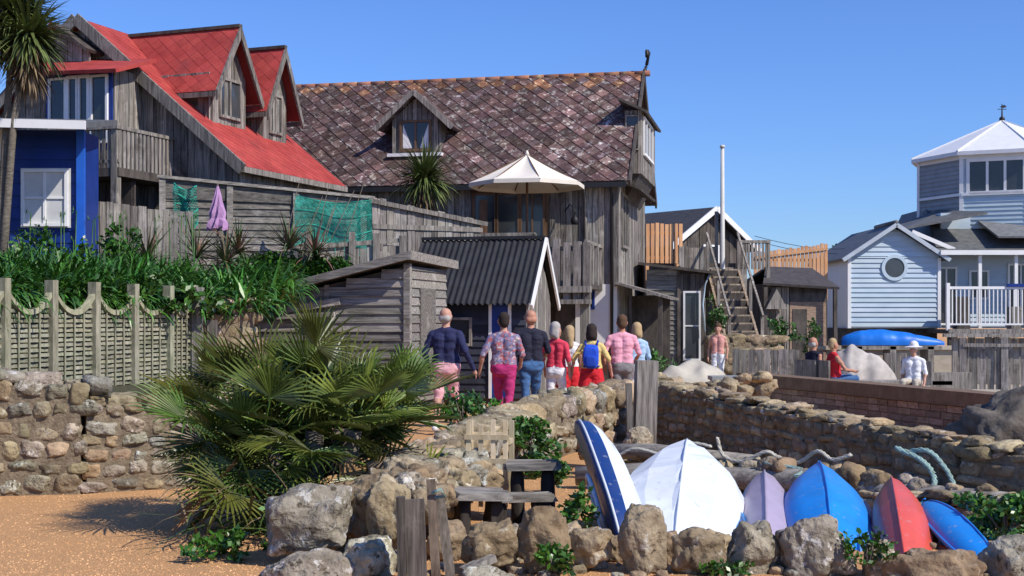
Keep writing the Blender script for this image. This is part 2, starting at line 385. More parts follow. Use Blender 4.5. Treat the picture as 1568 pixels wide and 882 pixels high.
roof_slab(g,[(-.1,.95,7.05),(.6,1.0,6.72),(.6,4.6,6.72),(-.1,4.6,7.05)],.06,4)
g.prism([(.02,1.25,5.2),(.40,1.25,5.2),(.02,1.25,4.5)],(0,3.1,0),4)
roof_slab(g,[(0,.2,5.0),(.55,.2,4.75),(.55,3.6,4.75),(0,3.6,5.0)],.06,4)
g.build('oriel_bay',[WV,WHITE,GLASS,WV,WD],H)
g=MB()
g.box(-6.2,-.35,-2.4,-.02,2.3,2.45,1)
g.box(-6.2,-.33,-2.5,-2.4,2.15,2.47,0)
for x in(-6.1,-5.0,-3.9,-2.8,-1.62):
    g.box(x-.07,x+.07,-2.56,-2.44,2.2,3.52,0,jt(.2))
g.box(-6.2,-1.5,-2.6,-2.4,3.46,3.53,0); g.box(-6.2,-1.6,-2.52,-2.47,3.1,3.2,0,jt()); g.box(-6.2,-1.6,-2.52,-2.47,2.75,2.86,0,jt())
for x,h in((-1.55,3.5),(-1.28,3.4),(-1.02,3.38),(-.78,3.3),(-.55,3.32),(-.34,3.3)):
    g.box(x-.08,x+.08,-2.6,-2.44,1.95,h,0,jt(.35))
g.box(-1.65,-.25,-2.68,-2.42,2.2,2.34,0,(1.1,1.1,1.1)); g.box(-1.65,-.25,-2.66,-2.45,1.95,2.05,0)
g.box(-1.6,-.3,-2.52,-2.46,3.12,3.22,0)
for x in(-5.5,-3.6,-1.6,-.4): g.box(x-.1,x+.1,-2.5,-2.3,0,2.2,0,jt(.2))
for y in(-1.6,-.8): g.box(-.45,-.33,y-.06,y+.06,2.4,3.35,0,jt()); 
g.box(-.43,-.35,-2.4,0,3.3,3.37,0)
g.vboards(-6.2,-1.7,0,2.2,-1.8,.2,m=1)
g.build('deck',[WV,WD],H)
g=MB()
roof_slab(g,[(.02,-.4,2.5),(1.25,-.6,2.15),(1.25,2.6,2.15),(.02,2.6,2.5)],.06,0)
g.box(1.0,1.1,-.4,-.3,0,2.15,1); g.box(.05,1.1,1.6,1.7,0,2.2,1); g.box(.3,.36,-.2,-.14,0,2.2,1)
g.build('lean_to',[WV,WD],H)

# garden parasol
g=MB(); n=8; ap=Vector((0,0,5.36))
rim=[Vector((1.34*math.cos(2*math.pi*k/n+.2),1.34*math.sin(2*math.pi*k/n+.2),4.68)) for k in range(n)]
for k in range(n):
    a,b=rim[k],rim[(k+1)%n]; S=6; vs=[];fs=[]
    for i in range(S+1):
        t=i/S; pa=ap.lerp(a,t); pb=ap.lerp(b,t); sag=.10*math.sin(t*math.pi)
        for j in range(S+1):
            q=j/S; p=pa.lerp(pb,q); p.z-=sag*(.35+.65*math.sin(q*math.pi)); vs.append(p)
    fs=[(i*(S+1)+j,(i+1)*(S+1)+j,(i+1)*(S+1)+j+1,i*(S+1)+j+1) for i in range(S) for j in range(S)]
    g.add(vs,fs,0,(1,1,1),None,True)
    g.add([a,b,b-Vector((0,0,.09)),a-Vector((0,0,.09))],[(0,1,2,3)],0,(.93,.93,.93))
    g.beam(ap-Vector((0,0,.02)),a-Vector((0,0,.02)),.02,.02,1)
g.tube([(0,0,2.45),(0,0,5.35)],.03,8,1); g.tube([(0,0,5.33),(0,0,5.44)],[.06,.02],8,0)
for k in range(n): g.tube([(0,0,4.75),(ap+(rim[k]-ap)*.55)-Vector((0,0,.03))],.01,4,1)
g.build('garden_parasol',[CREAM,WB],None,(.34,29.6,0))

# ================================================================== RED ROOFED HOUSE
H=E('red_roof_house',(-5.6,27,0),rad(-20.9))
g=MB(); zx=lambda x:4.9+.816*(-x) if x>-3.96 else 8.13+.816*(x+3.96)
g.box(-7.9,-.05,.03,4.0,0,4.85,1); g.prism([(-7.9,.03,4.85),(-.05,.03,4.85),(-3.96,.03,8.0)],(0,4,0),1)
g.vboards(-7.9,-.05,1.7,lambda x:zx(x)-.1,0,.18,m=0,a=.4)
Ms=Matrix.Translation((-.05,0,0))@Matrix.Rotation(math.pi/2,4,'Z'); g.vboards(0,4.05,1.7,4.85,0,.2,M=Ms)
g.build('walls',[WV,WD],H)
g=MB()
def tr(x,y): k=U(.90,1.10); return (k,k*U(.95,1.05),k)
g.diamonds((.2,-.25,4.74),(0,1,0),(-4.16,0,3.39),4.45,math.hypot(4.16,3.39),.34,.34,0,tf=tr,nrm=(1,0,1),lift=.35)
roof_slab(g,[(-8.1,-.25,4.75),(-8.1,4.2,4.75),(-3.96,4.2,8.13),(-3.96,-.25,8.13)],.06,0)
g.build('roof',[ROOFR],H)
g=MB()
g.beam((.22,-.3,4.68),(-3.96,-.3,8.10),.06,.24,0,(.9,.9,.9)); g.beam((-8.1,-.3,4.68),(-3.96,-.3,8.10),.06,.24,0)
g.box(.16,.24,-.25,4.2,4.62,4.74,0)
g.build('bargeboards',[WV],H)
def rdormer(nm,xf,y0,y1,zb,ze,za):
    g=MB(); ym=(y0+y1)/2
    g.box(-2.9,xf,y0,y1,zb-.1,ze,1)
    g.vboards(-3.2,xf,lambda x:4.85-.816*x,ze,y0,.16)
    Mf=Matrix.Translation((xf,0,0))@Matrix.Rotation(math.pi/2,4,'Z')
    g.prism([(xf-.02,y0,ze),(xf-.02,y1,ze),(xf-.02,ym,za-.05)],(-2,0,0),1)
    g.vboards(y0,y1,zb-.1,lambda q:ze+(za-.08-ze)*(1-abs(q-ym)/((y1-y0)/2)),0,.13,M=Mf)
    g.window(y0+.28,y1-.28,zb+.18,ze-.1,-.035,0,2,2,1,.06,M=Mf)
    ov=.28; k=(za-ze)/((y1-y0)/2); xb=-(za-4.9)/.816
    for s in(-1,1):
        yo=ym+s*((y1-y0)/2+ov); zo=ze-k*ov
        o=Vector((xf+.3,yo,zo)); up=Vector((0,ym-yo,za-zo))
        g.diamonds(o,(-1,0,0),up,abs(xb-xf)+.3,up.length,.34,.3,3,tf=tr,nrm=(0,s,1),lift=.35)
        g.prism([(xf+.3,yo,zo-.2),(xf+.3,yo,zo+.02),(xf+.3,ym,za+.03),(xf+.3,ym,za-.22)],(.05,0,0),0,(.75,.75,.75))
        g.box(-3.0,xf+.3,min(yo,yo+.02*s),max(yo,yo+.02*s),zo-.12,zo-.01,0,(.6,.6,.6))
    g.box(xb,xf+.33,ym-.06,ym+.06,za-.0,za+.07,1)
    g.build(nm,[WV,WD,GLASS,ROOFR],H)
rdormer('dormer_large',-1.2,.7,2.0,5.88,6.93,8.0)
rdormer('dormer_small',-1.05,2.5,3.5,5.76,6.85,7.85)
g=MB()
bx0,bx1=-4.1,-2.45
g.box(bx0,bx1,-1.0,.0,5.15,6.8,0)
g.box(bx0-.02,bx1+.02,-1.03,-1.0,5.15,6.8,1)
g.window(bx0+.12,bx0+.48,5.30,6.62,-1.03,2,3,1,1,.05); 
for a in(bx0+.60,bx0+.88): g.window(a,a+.18,5.25,6.62,-1.03,2,3,1,1,.07)
g.window(bx1-.46,bx1-.12,5.30,6.62,-1.03,2,3,1,1,.05)
Mb=Matrix.Translation((bx1,0,0))@Matrix.Rotation(math.pi/2,4,'Z'); g.vboards(-.98,-.02,5.15,6.8,-.0,.15,m=5,M=Mb)
roof_slab(g,[(bx0-.7,-1.35,6.80),(bx1+.35,-1.35,6.70),(bx1+.35,.0,7.15),(bx0-.7,.0,7.35)],.08,4)
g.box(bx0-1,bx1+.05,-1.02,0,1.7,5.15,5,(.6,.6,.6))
g.box(bx0-.8,-1.6,-1.9,-.02,4.45,4.62,6); 
for x in(-4.5,-3.1,-1.7): g.box(x-.07,x+.07,-1.92,-1.78,1.7,5.5,5,jt())
g.box(-4.7,-1.6,-1.95,-1.82,5.38,5.45,5); g.box(-4.7,-1.6,-1.9,-1.86,4.72,4.78,5)
x=-4.6
while x<-1.7: g.box(x,x+.07,-1.9,-1.87,4.62,5.4,5,jt(.3)); x+=.13
g.box(-1.67,-1.6,-1.9,-.05,5.38,5.45,5)
y=-1.85
while y<-.1: g.box(-1.66,-1.62,y,y+.07,4.62,5.4,5,jt(.3)); y+=.13
for x in(-3.5,-3.4,-3.3,-3.2,-3.1): g.box(x,x+.05,-2.0,-1.97,4.8,5.25,2)
g.box(-3.5,-3.0,-2.0,-1.96,5.0,5.05,2)
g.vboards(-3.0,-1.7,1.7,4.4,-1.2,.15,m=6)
roof_slab(g,[(-5.4,-.6,7.3),(-4.35,-.6,8.0),(-4.35,1.5,8.0),(-5.4,1.5,7.3)],.07,4); roof_slab(g,[(-4.35,-.6,8.0),(-3.4,-.6,7.35),(-3.4,1.5,7.35),(-4.35,1.5,8.0)],.07,6)
g.vboards(-5.2,-3.5,6.9,lambda q:7.95-.68*abs(q+4.35)-.08,-.35,.14,m=5)
g.build('balcony_bay',[BLUE,BLUE,WHITE,GLASS,ROOFR,WV,WD],H)

# ================================================================== BLUE BEACH HUT
H=E('blue_beach_hut',(0,0,0))
g=MB()
g.box(-11,-7.25,22,22.9,1.7,4.8,0)
g.hboards(-8.45,-7.3,1.7,4.72,22,.2,.02,0,a=.15)
g.box(-8.62,-8.47,21.9,21.99,1.7,4.8,1); g.box(-7.3,-7.17,21.88,21.96,1.7,4.8,2)
g.box(-9.6,-8.62,21.95,22,1.7,4.8,1)
g.box(-8.25,-7.42,21.93,21.975,3.15,4.15,3)
g.window(-8.18,-7.5,3.22,4.08,21.93,1,3,2,2,.05)
roof_slab(g,[(-11,21.0,4.86),(-6.85,21.0,4.78),(-6.95,23.0,5.12),(-11,23.0,5.2)],.09,4)
g.hexa([(-11,20.95,4.76),(-6.85,20.95,4.66),(-6.85,21.0,4.66),(-11,21.0,4.76),(-11,20.95,4.90),(-6.85,20.95,4.80),(-6.85,21.0,4.80),(-11,21.0,4.90)],1)
g.build('hut_body',[BLUE,WHITE,plain('bright_blue_paint',(.02,.12,.55),.4),plain('net_curtain',(.58,.58,.56),.7),SLATE],H)

# ================================================================== FENCES, MIDDLE
def pl(x0,y0,x1,y1): 
    L=math.hypot(x1-x0,y1-y0); return RZ(math.atan2(y1-y0,x1-x0),(x0,y0,0)),L
g=MB(); M,L=pl(-7.75,23.6,-5.9,24.2); g.vboards(0,L,1.6,lambda x:3.75-.08*x,0,.14,jz=.03,M=M); g.box(0,L,.0,.05,3.2,3.3,0,None,M); g.build('board_fence',[WV])
g=MB(); M,L=pl(-6.9,25.8,-2.9,26.6)
g.hboards(0,lambda z:L,2.0,4.0,0,.14,.03,0,M,a=.35); 
g.hexa([(0,-.06,4.0),(L,-.06,3.9),(L,.1,3.9),(0,.1,4.0),(0,-.06,4.42),(L,-.06,4.08),(L,.1,4.08),(0,.1,4.42)],0,(.6,.6,.6),M)
g.beam((-.1,-.09,4.43),(L+.1,-.09,4.08),.08,.06,0,(1.3,1.3,1.3),M)
for x in(0,1.3,2.6,3.95): g.box(x-.06,x+.06,-.1,-.04,2,4.45-.09*x,0,(1.2,1.2,1.2),M)
g.build('slatted_screen',[WH])
g=MB(); M,L=pl(-2.85,26.5,-.65,27.6); g.vboards(0,L,2.0,lambda x:4.05-.17*x,0,.16,jz=.07,M=M,a=.45); g.box(0,L,-.07,-.035,3.45,3.55,0,None,M); g.beam((-.1,-.09,4.02),(L+.1,-.09,3.62),.05,.09,0,(.8,.8,.8),M); g.build('board_fence',[WV])
g=MB(); M,L=pl(-3.9,24.4,-2.0,24.8); g.vboards(0,L,1.9,lambda x:3.0+.05*math.sin(x*2.3),0,.15,jz=.1,M=M); g.beam((0,-.06,2.95),(L,-.06,3.12),.06,.08,0,None,M)
for x in(.1,.9,1.35,1.85): g.box(x-.06,x+.06,-.12,-.04,1.9,3.25+U(-.1,.1),0,(.8,.8,.8),M)
g.build('board_fence',[WV])
def netobj(x0,x1,ztl,ztr,zb,y,sag=.1,sp=.04):
    g=MB(); W_=x1-x0
    f=lambda a,b:Vector((x0+a*W_, y-.06*math.sin(a*9+b*2)-.05*math.sin(b*6), (ztl+(ztr-ztl)*a-sag*math.sin(a*math.pi)*(1-b))*(1-b)+(zb+.14*math.sin(a*7)-.15*a)*b))
    nx=int(W_/sp); nz=int((ztl-zb)/sp); 
    for i in range(-nz,nx):
        for k in range(nz):
            for (a0,a1) in (((i+k),(i+k+1)),((i+nz-k),(i+nz-k-1))):
                if 0<=min(a0,a1) and max(a0,a1)<=nx:
                    p=f(a0/nx,k/nz); q=f(a1/nx,(k+1)/nz); w=Vector((.010,0,.004))
                    g.add([p-w,p+w,q+w,q-w],[(0,1,2,3)],0,jt(.45))
    for i in range(nx):
        for b in (0,.3,.62,1): g.beam(f(i/nx,b),f((i+1)/nx,b),.02,.022,0,jt(.3))
    return g.build('fishing_net',[NET])
netobj(-4.25,-2.75,4.05,3.95,3.05,25.6); netobj(-6.55,-6.1,4.25,4.2,3.55,25.3,sp=.05)
g=MB(); g.tube([(0,0,2),(0,0,4.15)],.02,6,1)
vs=[];n=16
prof=[(4.1,.02),(3.95,.06),(3.75,.10),(3.6,.13),(3.5,.12),(3.38,.16),(3.3,.17)]
for z,r in prof:
    for k in range(n):
        a=2*math.pi*k/n+z*1.5; rr=r*(1+.3*(1 if k%2 else -1)*(r/.17)); vs.append((rr*math.cos(a),rr*math.sin(a),z+(.05*math.sin(k*2.1) if z<3.4 else 0)))
g.add(vs,[(i*n+k,i*n+(k+1)%n,(i+1)*n+(k+1)%n,(i+1)*n+k) for i in range(len(prof)-1) for k in range(n)],0)
g.build('folded_parasol',[plain('lilac_canvas',(.42,.24,.42),.8,.15),WD],None,(-5.5,24.4,0))

# ================================================================== GREY SHED
H=E('grey_shed',(-1.75,22,0),rad(-15))
g=MB()
g.hexa([(-3.0,.02,0),(-.02,.02,0),(-.02,2,0),(-3,2,0),(-3.0,.02,1.85),(-.02,.02,2.52),(-.02,2,2.5),(-3,2,1.85)],1)
z=.2
while z<2.5:
    xl=max(-3.0,(z+.15-2.56)/.235) 
    if xl<-.1: g.hboards(xl,0,z,z+.15,0,.15,.03,0,a=.35)
    z+=.15
Ms=Matrix.Rotation(math.pi/2,4,'Z'); g.hboards(.0,2.0,.2,2.5,0,.15,.03,0,M=Ms)
g.box(-.06,.05,-.06,.05,0,2.55,0,(1.2,1.2,1.2)); g.box(-1.5,-1.42,-.05,-.02,.2,2.2,0)
g.box(.5,1.3,-.06,-.03,.3,2.15,0,(.7,.7,.7),Ms)
g.beam((-2.2,-.08,1.78),(-1.2,-.08,1.92),.05,.12,0,(1.4,1.4,1.4)); g.beam((-2.4,-.08,1.65),(-1.3,-.08,1.70),.04,.08,0,(1.3,1.3,1.3)); g.beam((-2.45,-.08,1.7),(-2.3,-.08,1.9),.04,.06,0,(1.3,1.3,1.3))
g.build('shed_walls',[WH,WD],H)
g=MB(); roof_slab(g,[(-3.2,-.25,1.93),(.1,-.25,2.70),(.1,2.3,2.64),(-3.2,2.3,1.9)],.06,0)
g.beam((-3.25,-.28,1.90),(.12,-.28,2.68),.04,.13,1,(1,1,1)); g.beam((.13,-.3,2.68),(.13,2.35,2.62),.05,.15,1,(1.1,1.1,1.1))
g.build('shed_roof',[BOULD,WH],H)

# ================================================================== CORRUGATED SHED
H=E('corrugated_roof_shed',(.27,24.9,0),rad(-12))
g=MB()
g.box(-2.3,-.02,.02,2.4,0,2.0,1); g.prism([(-.02,.02,2.0),(-.02,2.4,2.0),(-.02,1.2,3.1)],(-2.25,0,0),1)
g.hboards(-2.3,0,.1,2.0,0,.14,.03,0,a=.3); 
g.box(-.72,-.66,-.07,-.03,.1,1.95,2); g.box(-.34,-.28,-.07,-.03,.1,1.95,2); g.box(-.66,-.34,-.06,-.03,.1,1.9,3)
g.window(-1.9,-1.1,1.15,1.6,-.04,5,4,2,1,.05)
g.vboards(0,2.4,0,lambda x:2.0+1.1*(1-abs(x-1.2)/1.2)-.05,0,.15,m=5,M=Ms)
g.build('walls',[plain('dark_navy_boards',(.035,.038,.055),.7,.4),WD,WHITE,BLUE,GLASS,WV],H)
g=MB()
for s,(ya,yb) in enumerate(((-.3,1.2),(2.7,1.2))):
    n=170; vs=[];fs=[]
    for i in range(n+1):
        x=-2.4+2.55*i/n; e=.022*math.cos(i*2*math.pi/8)
        vs+=[(x,ya,1.90+e),(x,yb,3.22+e)]
        if i<n: fs.append((2*i,2*i+2,2*i+3,2*i+1))
    g.add(vs,fs,0,(1,1,1),None,True)
g.beam((-2.4,1.2,3.25),(.15,1.2,3.25),.12,.06,0)
for ya in(-.3,2.7): g.beam((.17,ya,1.84),(.17,1.2,3.2),.04,.12,1)
g.build('corrugated_roof',[CORR,WHITE],H)
g=MB()
for x in(-.15,.1,.55,.75): g.box(x-.04,x+.04,27.2,27.3,0,U(1.6,2.3),0,jt(.3))
g.box(-.3,.9,27.15,27.2,1.2,1.32,0); g.box(-.3,.9,27.15,27.2,.6,.72,0); g.build('timber_gate',[WV])

# ================================================================== RIGHT-MIDDLE BUILDINGS
H=E('dark_roof_cottage',(6.2,41,0),rad(38))
g=MB()
g.box(-1.6,1.6,.02,5,0,4.0,1); g.prism([(-1.6,.02,4.0),(1.6,.02,4.0),(0,.02,5.0)],(0,5,0),1); g.vboards(-1.6,1.6,0,lambda x:4.95-.62*abs(x),0,.18,m=1)
g.window(-.3,.3,3.3,3.9,-.04,2,3,1,1,.06)
for s in(-1,1):
    roof_slab(g,[(s*2.0,-.3,3.85),(s*2.0,5.2,3.85),(0,5.2,5.13),(0,-.3,5.13)],.07,0,(.5,.47,.45)); g.beam((s*2.02,-.33,3.80),(0,-.33,5.08),.05,.17,2)
g.build('cottage_body',[SLATE,WD,WHITE,GLASS],H)
g=MB(); M,L=pl(3.75,36.6,4.75,37); 
x=0
while x<L: g.box(x,x+.11,-.02,.01,3.2,4.32+U(-.03,.03),0,jt(.15),M); x+=.15
g.box(0,L,.01,.06,3.3,3.4,0,None,M); g.box(0,L,.01,.06,4.0,4.1,0,None,M); g.box(.0,.1,0,.1,0,3.2,0,None,M); g.box(L-.1,L,0,.1,0,3.2,0,None,M); g.build('larch_screen',[WO])
H=E('slatted_shed',(3.5,34,0),rad(-8))
g=MB(); g.box(0,1.5,.02,2.2,0,2.9,1); g.hboards(0,.85,.3,2.9,0,.13,.03,0); g.vboards(.85,1.5,.2,2.8,0,.14,m=1); 
g.window(1.0,1.35,.6,2.3,-.05,3,5,1,2,.05)
roof_slab(g,[(-.2,-.3,3.1),(1.75,-.3,2.85),(1.75,2.4,2.95),(-.2,2.4,3.2)],.07,2); g.box(.8,.88,-.08,-.03,0,3,2,(1.4,1.4,1.4))
g.tube([(1.62,-.2,2.75),(1.5,-.22,2.5),(1.45,-.2,2.0),(1.5,-.2,1.3)],.03,6,4)
g.build('shed_body',[WH,WD,WD,WHITE,PALEB,GLASS],H)
g=MB(); g.tube([(5.8,36,0),(5.8,36,3.0),(5.8,36,6.35)],[.08,.07,.05],10,0); g.tube([(5.8,36,6.35),(5.8,36,6.42)],[.08,.06],8,0); g.tube([(5.65,36.1,0),(5.65,36.1,4.6)],.05,8,1); g.build('flagpole',[plain('pole_paint',(.55,.54,.5),.6),WV])
H=E('wooden_steps',(5.55,33.4,0),rad(4)); g=MB()
for i in range(11):
    z=.9+.21*i; y=.24*i; g.box(.08,.82,y,y+.26,z-.04,z,0,(1.3,1.15,.95)); g.box(.08,.82,y+.24,y+.26,z,z+.17,1)
for x in(0,.86): g.beam((x,-.1,.6),(x,2.6,2.95),.06,.22,0,(1.3,1.1,.9)); g.beam((x,-.1,1.7),(x,2.6,4.0),.05,.06,0,(1.1,1.1,1.1))
for x in(0,.86):
    for k in(0,1.2,2.5): g.box(x-.04,x+.04,k-.04,k+.04,0,1.7+k*.85,0,jt(.2))
g.box(-.8,1.1,2.55,4.5,2.9,3.05,0); 
g.vboards(-.8,0,2.2,3.6,2.5,.14,m=0,jz=.03); g.box(.9,1.1,2.5,2.6,0,3.7,0)
for k in range(8): g.box(.92+.1*k,.98+.1*k,2.5,2.54,3.0,3.75,0,jt())
g.box(.9,1.75,2.48,2.56,3.72,3.8,0); g.box(1.65,1.75,2.5,2.6,0,3.75,0)
g.build('flight',[WV,WD],H)
g=MB(); M,L=pl(7.4,40,9.7,40.3)
x=0
while x<L: g.box(x,x+.10,-.03,0,2.2,3.66+.13*x+U(-.03,.03),0,jt(.2),M); x+=.125
for z in(2.8,3.4): g.box(0,L,.0,.06,z,z+.09,0,None,M)
g.beam((0,-.05,3.5),(L,-.05,3.8),.05,.08,0,None,M); g.build('larch_fence',[WO])
H=E('felt_roof_shed',(6.95,36,0),rad(6)); g=MB()
g.box(0,1.8,.02,2,0,2.6,1); g.vboards(0,.7,0,2.5,0,.15,m=0); g.box(.72,1.75,-.03,.0,0,2.1,3); g.box(.8,1.2,-.05,-.03,.3,1.9,1)
g.hboards(.72,1.75,2.1,2.6,0,.13,.03,1)
roof_slab(g,[(-.15,-.4,2.62),(2.0,-.4,2.5),(1.7,1.0,3.08),(.35,1.0,3.12)],.07,2,(.6,.5,.45)); roof_slab(g,[(.35,1.0,3.12),(1.7,1.0,3.08),(2.0,2.4,2.5),(-.15,2.4,2.55)],.07,2,(.6,.5,.45))
for x in(-.12,1.85): g.box(x,x+.1,-.38,-.28,0,2.5,1)
g.prism([(-.1,-.5,1.9),(.5,-.5,1.9),(.2,-.5,2.45)],(0,.4,0),0)
g.build('shed_body',[WV,WD,SLATE,BRICK],H)
g=MB()
for z0,z1 in((4.3,4.0),(4.15,3.85)):
    g.tube([(7.8+ (4.2*k/8),42,z0+(z1-z0)*k/8-.25*math.sin(math.pi*k/8)) for k in range(9)],.009,4,0)
g.build('telephone_wire',[BLACK])

# ================================================================== PALE BLUE HOUSE WITH LANTERN TOWER
H=E('pale_blue_house',(10.32,40,0))
g=MB()
g.box(0,2.75,.02,5,1.35,3.55,1)
g.prism([(0,.02,3.55),(2.75,.02,3.55),(1.38,.02,4.42)],(0,5,0),1)
g.hboards(0,2.75,1.4,3.55,0,.15,.035,0,a=.04)
g.hboards(lambda z:(z-3.55)/.87*1.38,lambda z:2.75-(z-3.55)/.87*1.37,3.55,4.35,0,.15,.035,0,a=.04)
for s in(-1,1):
    roof_slab(g,[(1.38+s*1.62,-.25,3.48),(1.38+s*1.62,5,3.48),(1.38,5,4.55),(1.38,-.25,4.55)],.07,2)
    g.beam((1.38+s*1.63,-.28,3.42),(1.38,-.28,4.50),.05,.12,4)
g.box(-.05,.05,-.06,-.0,1.35,3.5,1); g.box(2.7,2.8,-.06,0,1.35,3.5,1)
vs=[];n=24
for r in(.40,.30):
    for k in range(n): vs.append((1.38+r*math.cos(2*math.pi*k/n),-.08,3.2+r*math.sin(2*math.pi*k/n)))
g.add(vs+[(v[0],-.02,v[2]) for v in vs],[(k,(k+1)%n,(k+1)%n+n,k+n) for k in range(n)]+[(k,(k+1)%n,(k+1)%n+2*n,k+2*n) for k in range(n)],0,(1.1,1.1,1.1))
g.add([(1.38+.30*math.cos(2*math.pi*k/n),-.055,3.2+.30*math.sin(2*math.pi*k/n)) for k in range(n)],[list(range(n))],3)
g.tube([(1.38,-.26,4.58),(1.38,2,4.58)],.07,8,2)
g.box(-.1,2.8,.3,5,0,1.35,5,(.7,.7,.7))
g.build('front_wing',[PALEB,WHITE,SLATE,GLASS,plain('grey_blue_trim',(.45,.50,.55),.6),BOULD],H)
g=MB()
g.box(2.75,10,.8,6,1.35,3.75,0)
g.hboards(2.85,10,1.4,3.75,.8,.15,.03,0,a=.04)
for x0,x1,z0,z1,c in((2.95,3.5,1.5,3.2,1),(4.0,4.5,2.3,3.1,1),(5.2,5.9,1.5,3.3,1),(6.6,7.4,1.5,3.3,1)):
    g.window(x0,x1,z0,z1,.76,1,3,2,1,.06)
g.box(3.9,4.0,-.2,-.1,1.35,3.7,1); g.box(5.0,5.1,-.2,-.1,1.35,3.7,1)
roof_slab(g,[(2.6,-.3,3.7),(10,-.3,3.7),(10,3.3,5.2),(3.4,3.3,5.3)],.08,2); g.box(2.7,10,-.36,-.3,3.58,3.72,1)
roof_slab(g,[(2.6,-.2,3.72),(2.6,6,3.72),(3.4,6,5.3),(3.4,3.3,5.3)],.08,2)
g.beam((1.9,-.1,4.3),(3.2,-.1,3.75),.05,.12,1)
roof_slab(g,[(1.5,-.1,4.4),(1.5,2.6,4.4),(3.6,2.6,5.2),(4.2,-.1,4.9)],.07,2)
g.hexa([(3.3,1.5,4.3),(9,1.5,4.3),(9,5,4.3),(3.3,5,4.3),(3.3,1.5,5.0),(9,1.5,5.0),(9,5,5.0),(3.3,5,5.0)],0)
g.hboards(5.9,9,4.4,5.0,1.5,.14,.03,1,a=.03)
roof_slab(g,[(4.45,-.32,4.15),(10,-.32,4.15),(10,1.4,4.75),(4.45,1.4,4.75)],.06,2,(1.4,1.4,1.4))
g.build('main_range',[PALEB,WHITE,SLATE,GLASS,LEAD],H)
g=MB(); c=Vector((6.0,3.5,0)); r=2.72
an=[rad(178+45*k) for k in range(8)]
P=[c+Vector((r*math.cos(a),r*math.sin(a),0)) for a in an]
for k in range(8):
    a,b=P[k],P[(k+1)%8]; L=(b-a).length; M=RZ(math.atan2(b.y-a.y,b.x-a.x),a)
    g.box(0,L,.0,.1,4.5,7.0,0,None,M)
    g.hboards(0,L,4.5,5.55,0,.14,.03,5 if k==0 else 0,M,a=.04); g.hboards(0,L,6.72,6.95,0,.14,.03,1,M,a=.02)
    if k!=0: g.window(.25,L-.25,5.68,6.62,-.01,1,3,3,1,.1,M)
    else: g.hboards(0,L,5.55,6.72,0,.14,.03,5,M,a=.04)
    g.box(-.06,.06,-.06,.03,4.5,6.95,1,None,M); g.box(0,L,-.08,0,5.55,5.64,1,None,M)
    qa=c+(a-c)*1.1; qb=c+(b-c)*1.1; qa.z=qb.z=6.95; ap=c+Vector((0,0,8.25))
    g.add([qa,qb,ap,qa-Vector((0,0,.12)),qb-Vector((0,0,.12)),c+Vector((0,0,6.83))],[(0,1,2),(0,3,4,1),(3,5,4)],2)
    g.beam(qa+Vector((0,0,.02)),ap,.05,.05,2)
g.tube([c+Vector((0,0,8.2)),c+Vector((0,0,8.32)),c+Vector((0,0,8.38)),c+Vector((0,0,8.8))],[.09,.10,.03,.015],8,4)
g.beam(c+Vector((-.15,0,8.62)),c+Vector((.15,0,8.62)),.02,.02,4); g.prism([c+Vector((.05,0,8.66)),c+Vector((.16,0,8.7)),c+Vector((.08,0,8.77)),c+Vector((-.08,0,8.7))],(0,.01,0),4)
g.build('lantern_tower',[PALEB,WHITE,LEAD,GLASS,BLACK,plain('shade_tinted_boards',(.27,.29,.30),.6)],H)  # last material: left tower face, its shade painted in as greyer boards
g=MB()
g.box(2.4,10,-1.9,.7,1.2,1.32,1); g.box(2.4,10,-1.95,-1.9,1.1,1.34,2)
g.box(2.4,10,-1.9,-1.84,2.5,2.58,0); g.box(2.4,10,-1.89,-1.85,1.45,1.5,0)
x=2.4
while x<10: g.box(x,x+.03,-1.885,-1.855,1.5,2.5,0); x+=.12
for x in(2.4,4.7,7.0): g.box(x-.05,x+.05,-1.93,-1.83,1.3,2.68,0)
for x in(2.5,3.6,4.8,6,7.2): g.box(x-.08,x+.08,-1.9,-1.75,0,1.2,1); 
g.box(4.1,5.4,-1.94,-1.90,2.56,2.66,3)
g.box(3.0,3.4,-.9,-.5,1.33,2.3,1); g.box(4.6,4.9,-1.0,-.6,1.33,2.0,2)
g.build('balcony',[WHITE,WD,WV,BLUE],H)

# seaside deck fences (to the right)
g=MB(); M,L=pl(9.8,28.4,12.8,27.6)
for k in range(18): 
    x=k*.17; g.box(x,x+.13,-.02,.0,.1,1.02+U(-.05,.05),0,jt(.3),M)
for x in(0,.85,1.7,2.6): g.box(x-.07,x+.07,-.1,.05,0,1.22,0,jt(.2),M)
g.box(0,L,-.12,.06,1.02,1.09,0,(1.2,1.2,1.2),M); g.build('timber_railing',[WV])
g=MB(); M,L=pl(11.0,32.5,15,32); g.vboards(0,L,0,1.15,0,.2,m=0,M=M,jz=.03); 
for x in(0,1,2,3): g.box(x-.06,x+.06,-.12,0,0,1.30,0,jt(),M)
g.box(-.3,L,-.3,-.1,1.18,1.26,0,(1.3,1.3,1.3),M)
g.build('timber_fence',[WV])
g=MB(); M,L=pl(4.9,29.0,6.3,28.6); g.vboards(0,L,0,.95,0,.16,M=M,jz=.02); g.build('timber_fence',[WV])
g=MB(); M,L=pl(9.0,31.6,9.7,31.4); g.vboards(0,L,0,.80,0,.13,M=M,jz=.03); g.build('timber_fence',[WV])
g=MB(); g.box(7.0,8.7,26.2,26.6,.0,.30,0); g.box(6.95,8.8,26.1,26.7,.30,.38,0,(1.2,1.2,1.2)); g.box(8.4,9.2,26.1,26.3,.1,.55,0); g.build('timber_bench',[WV])

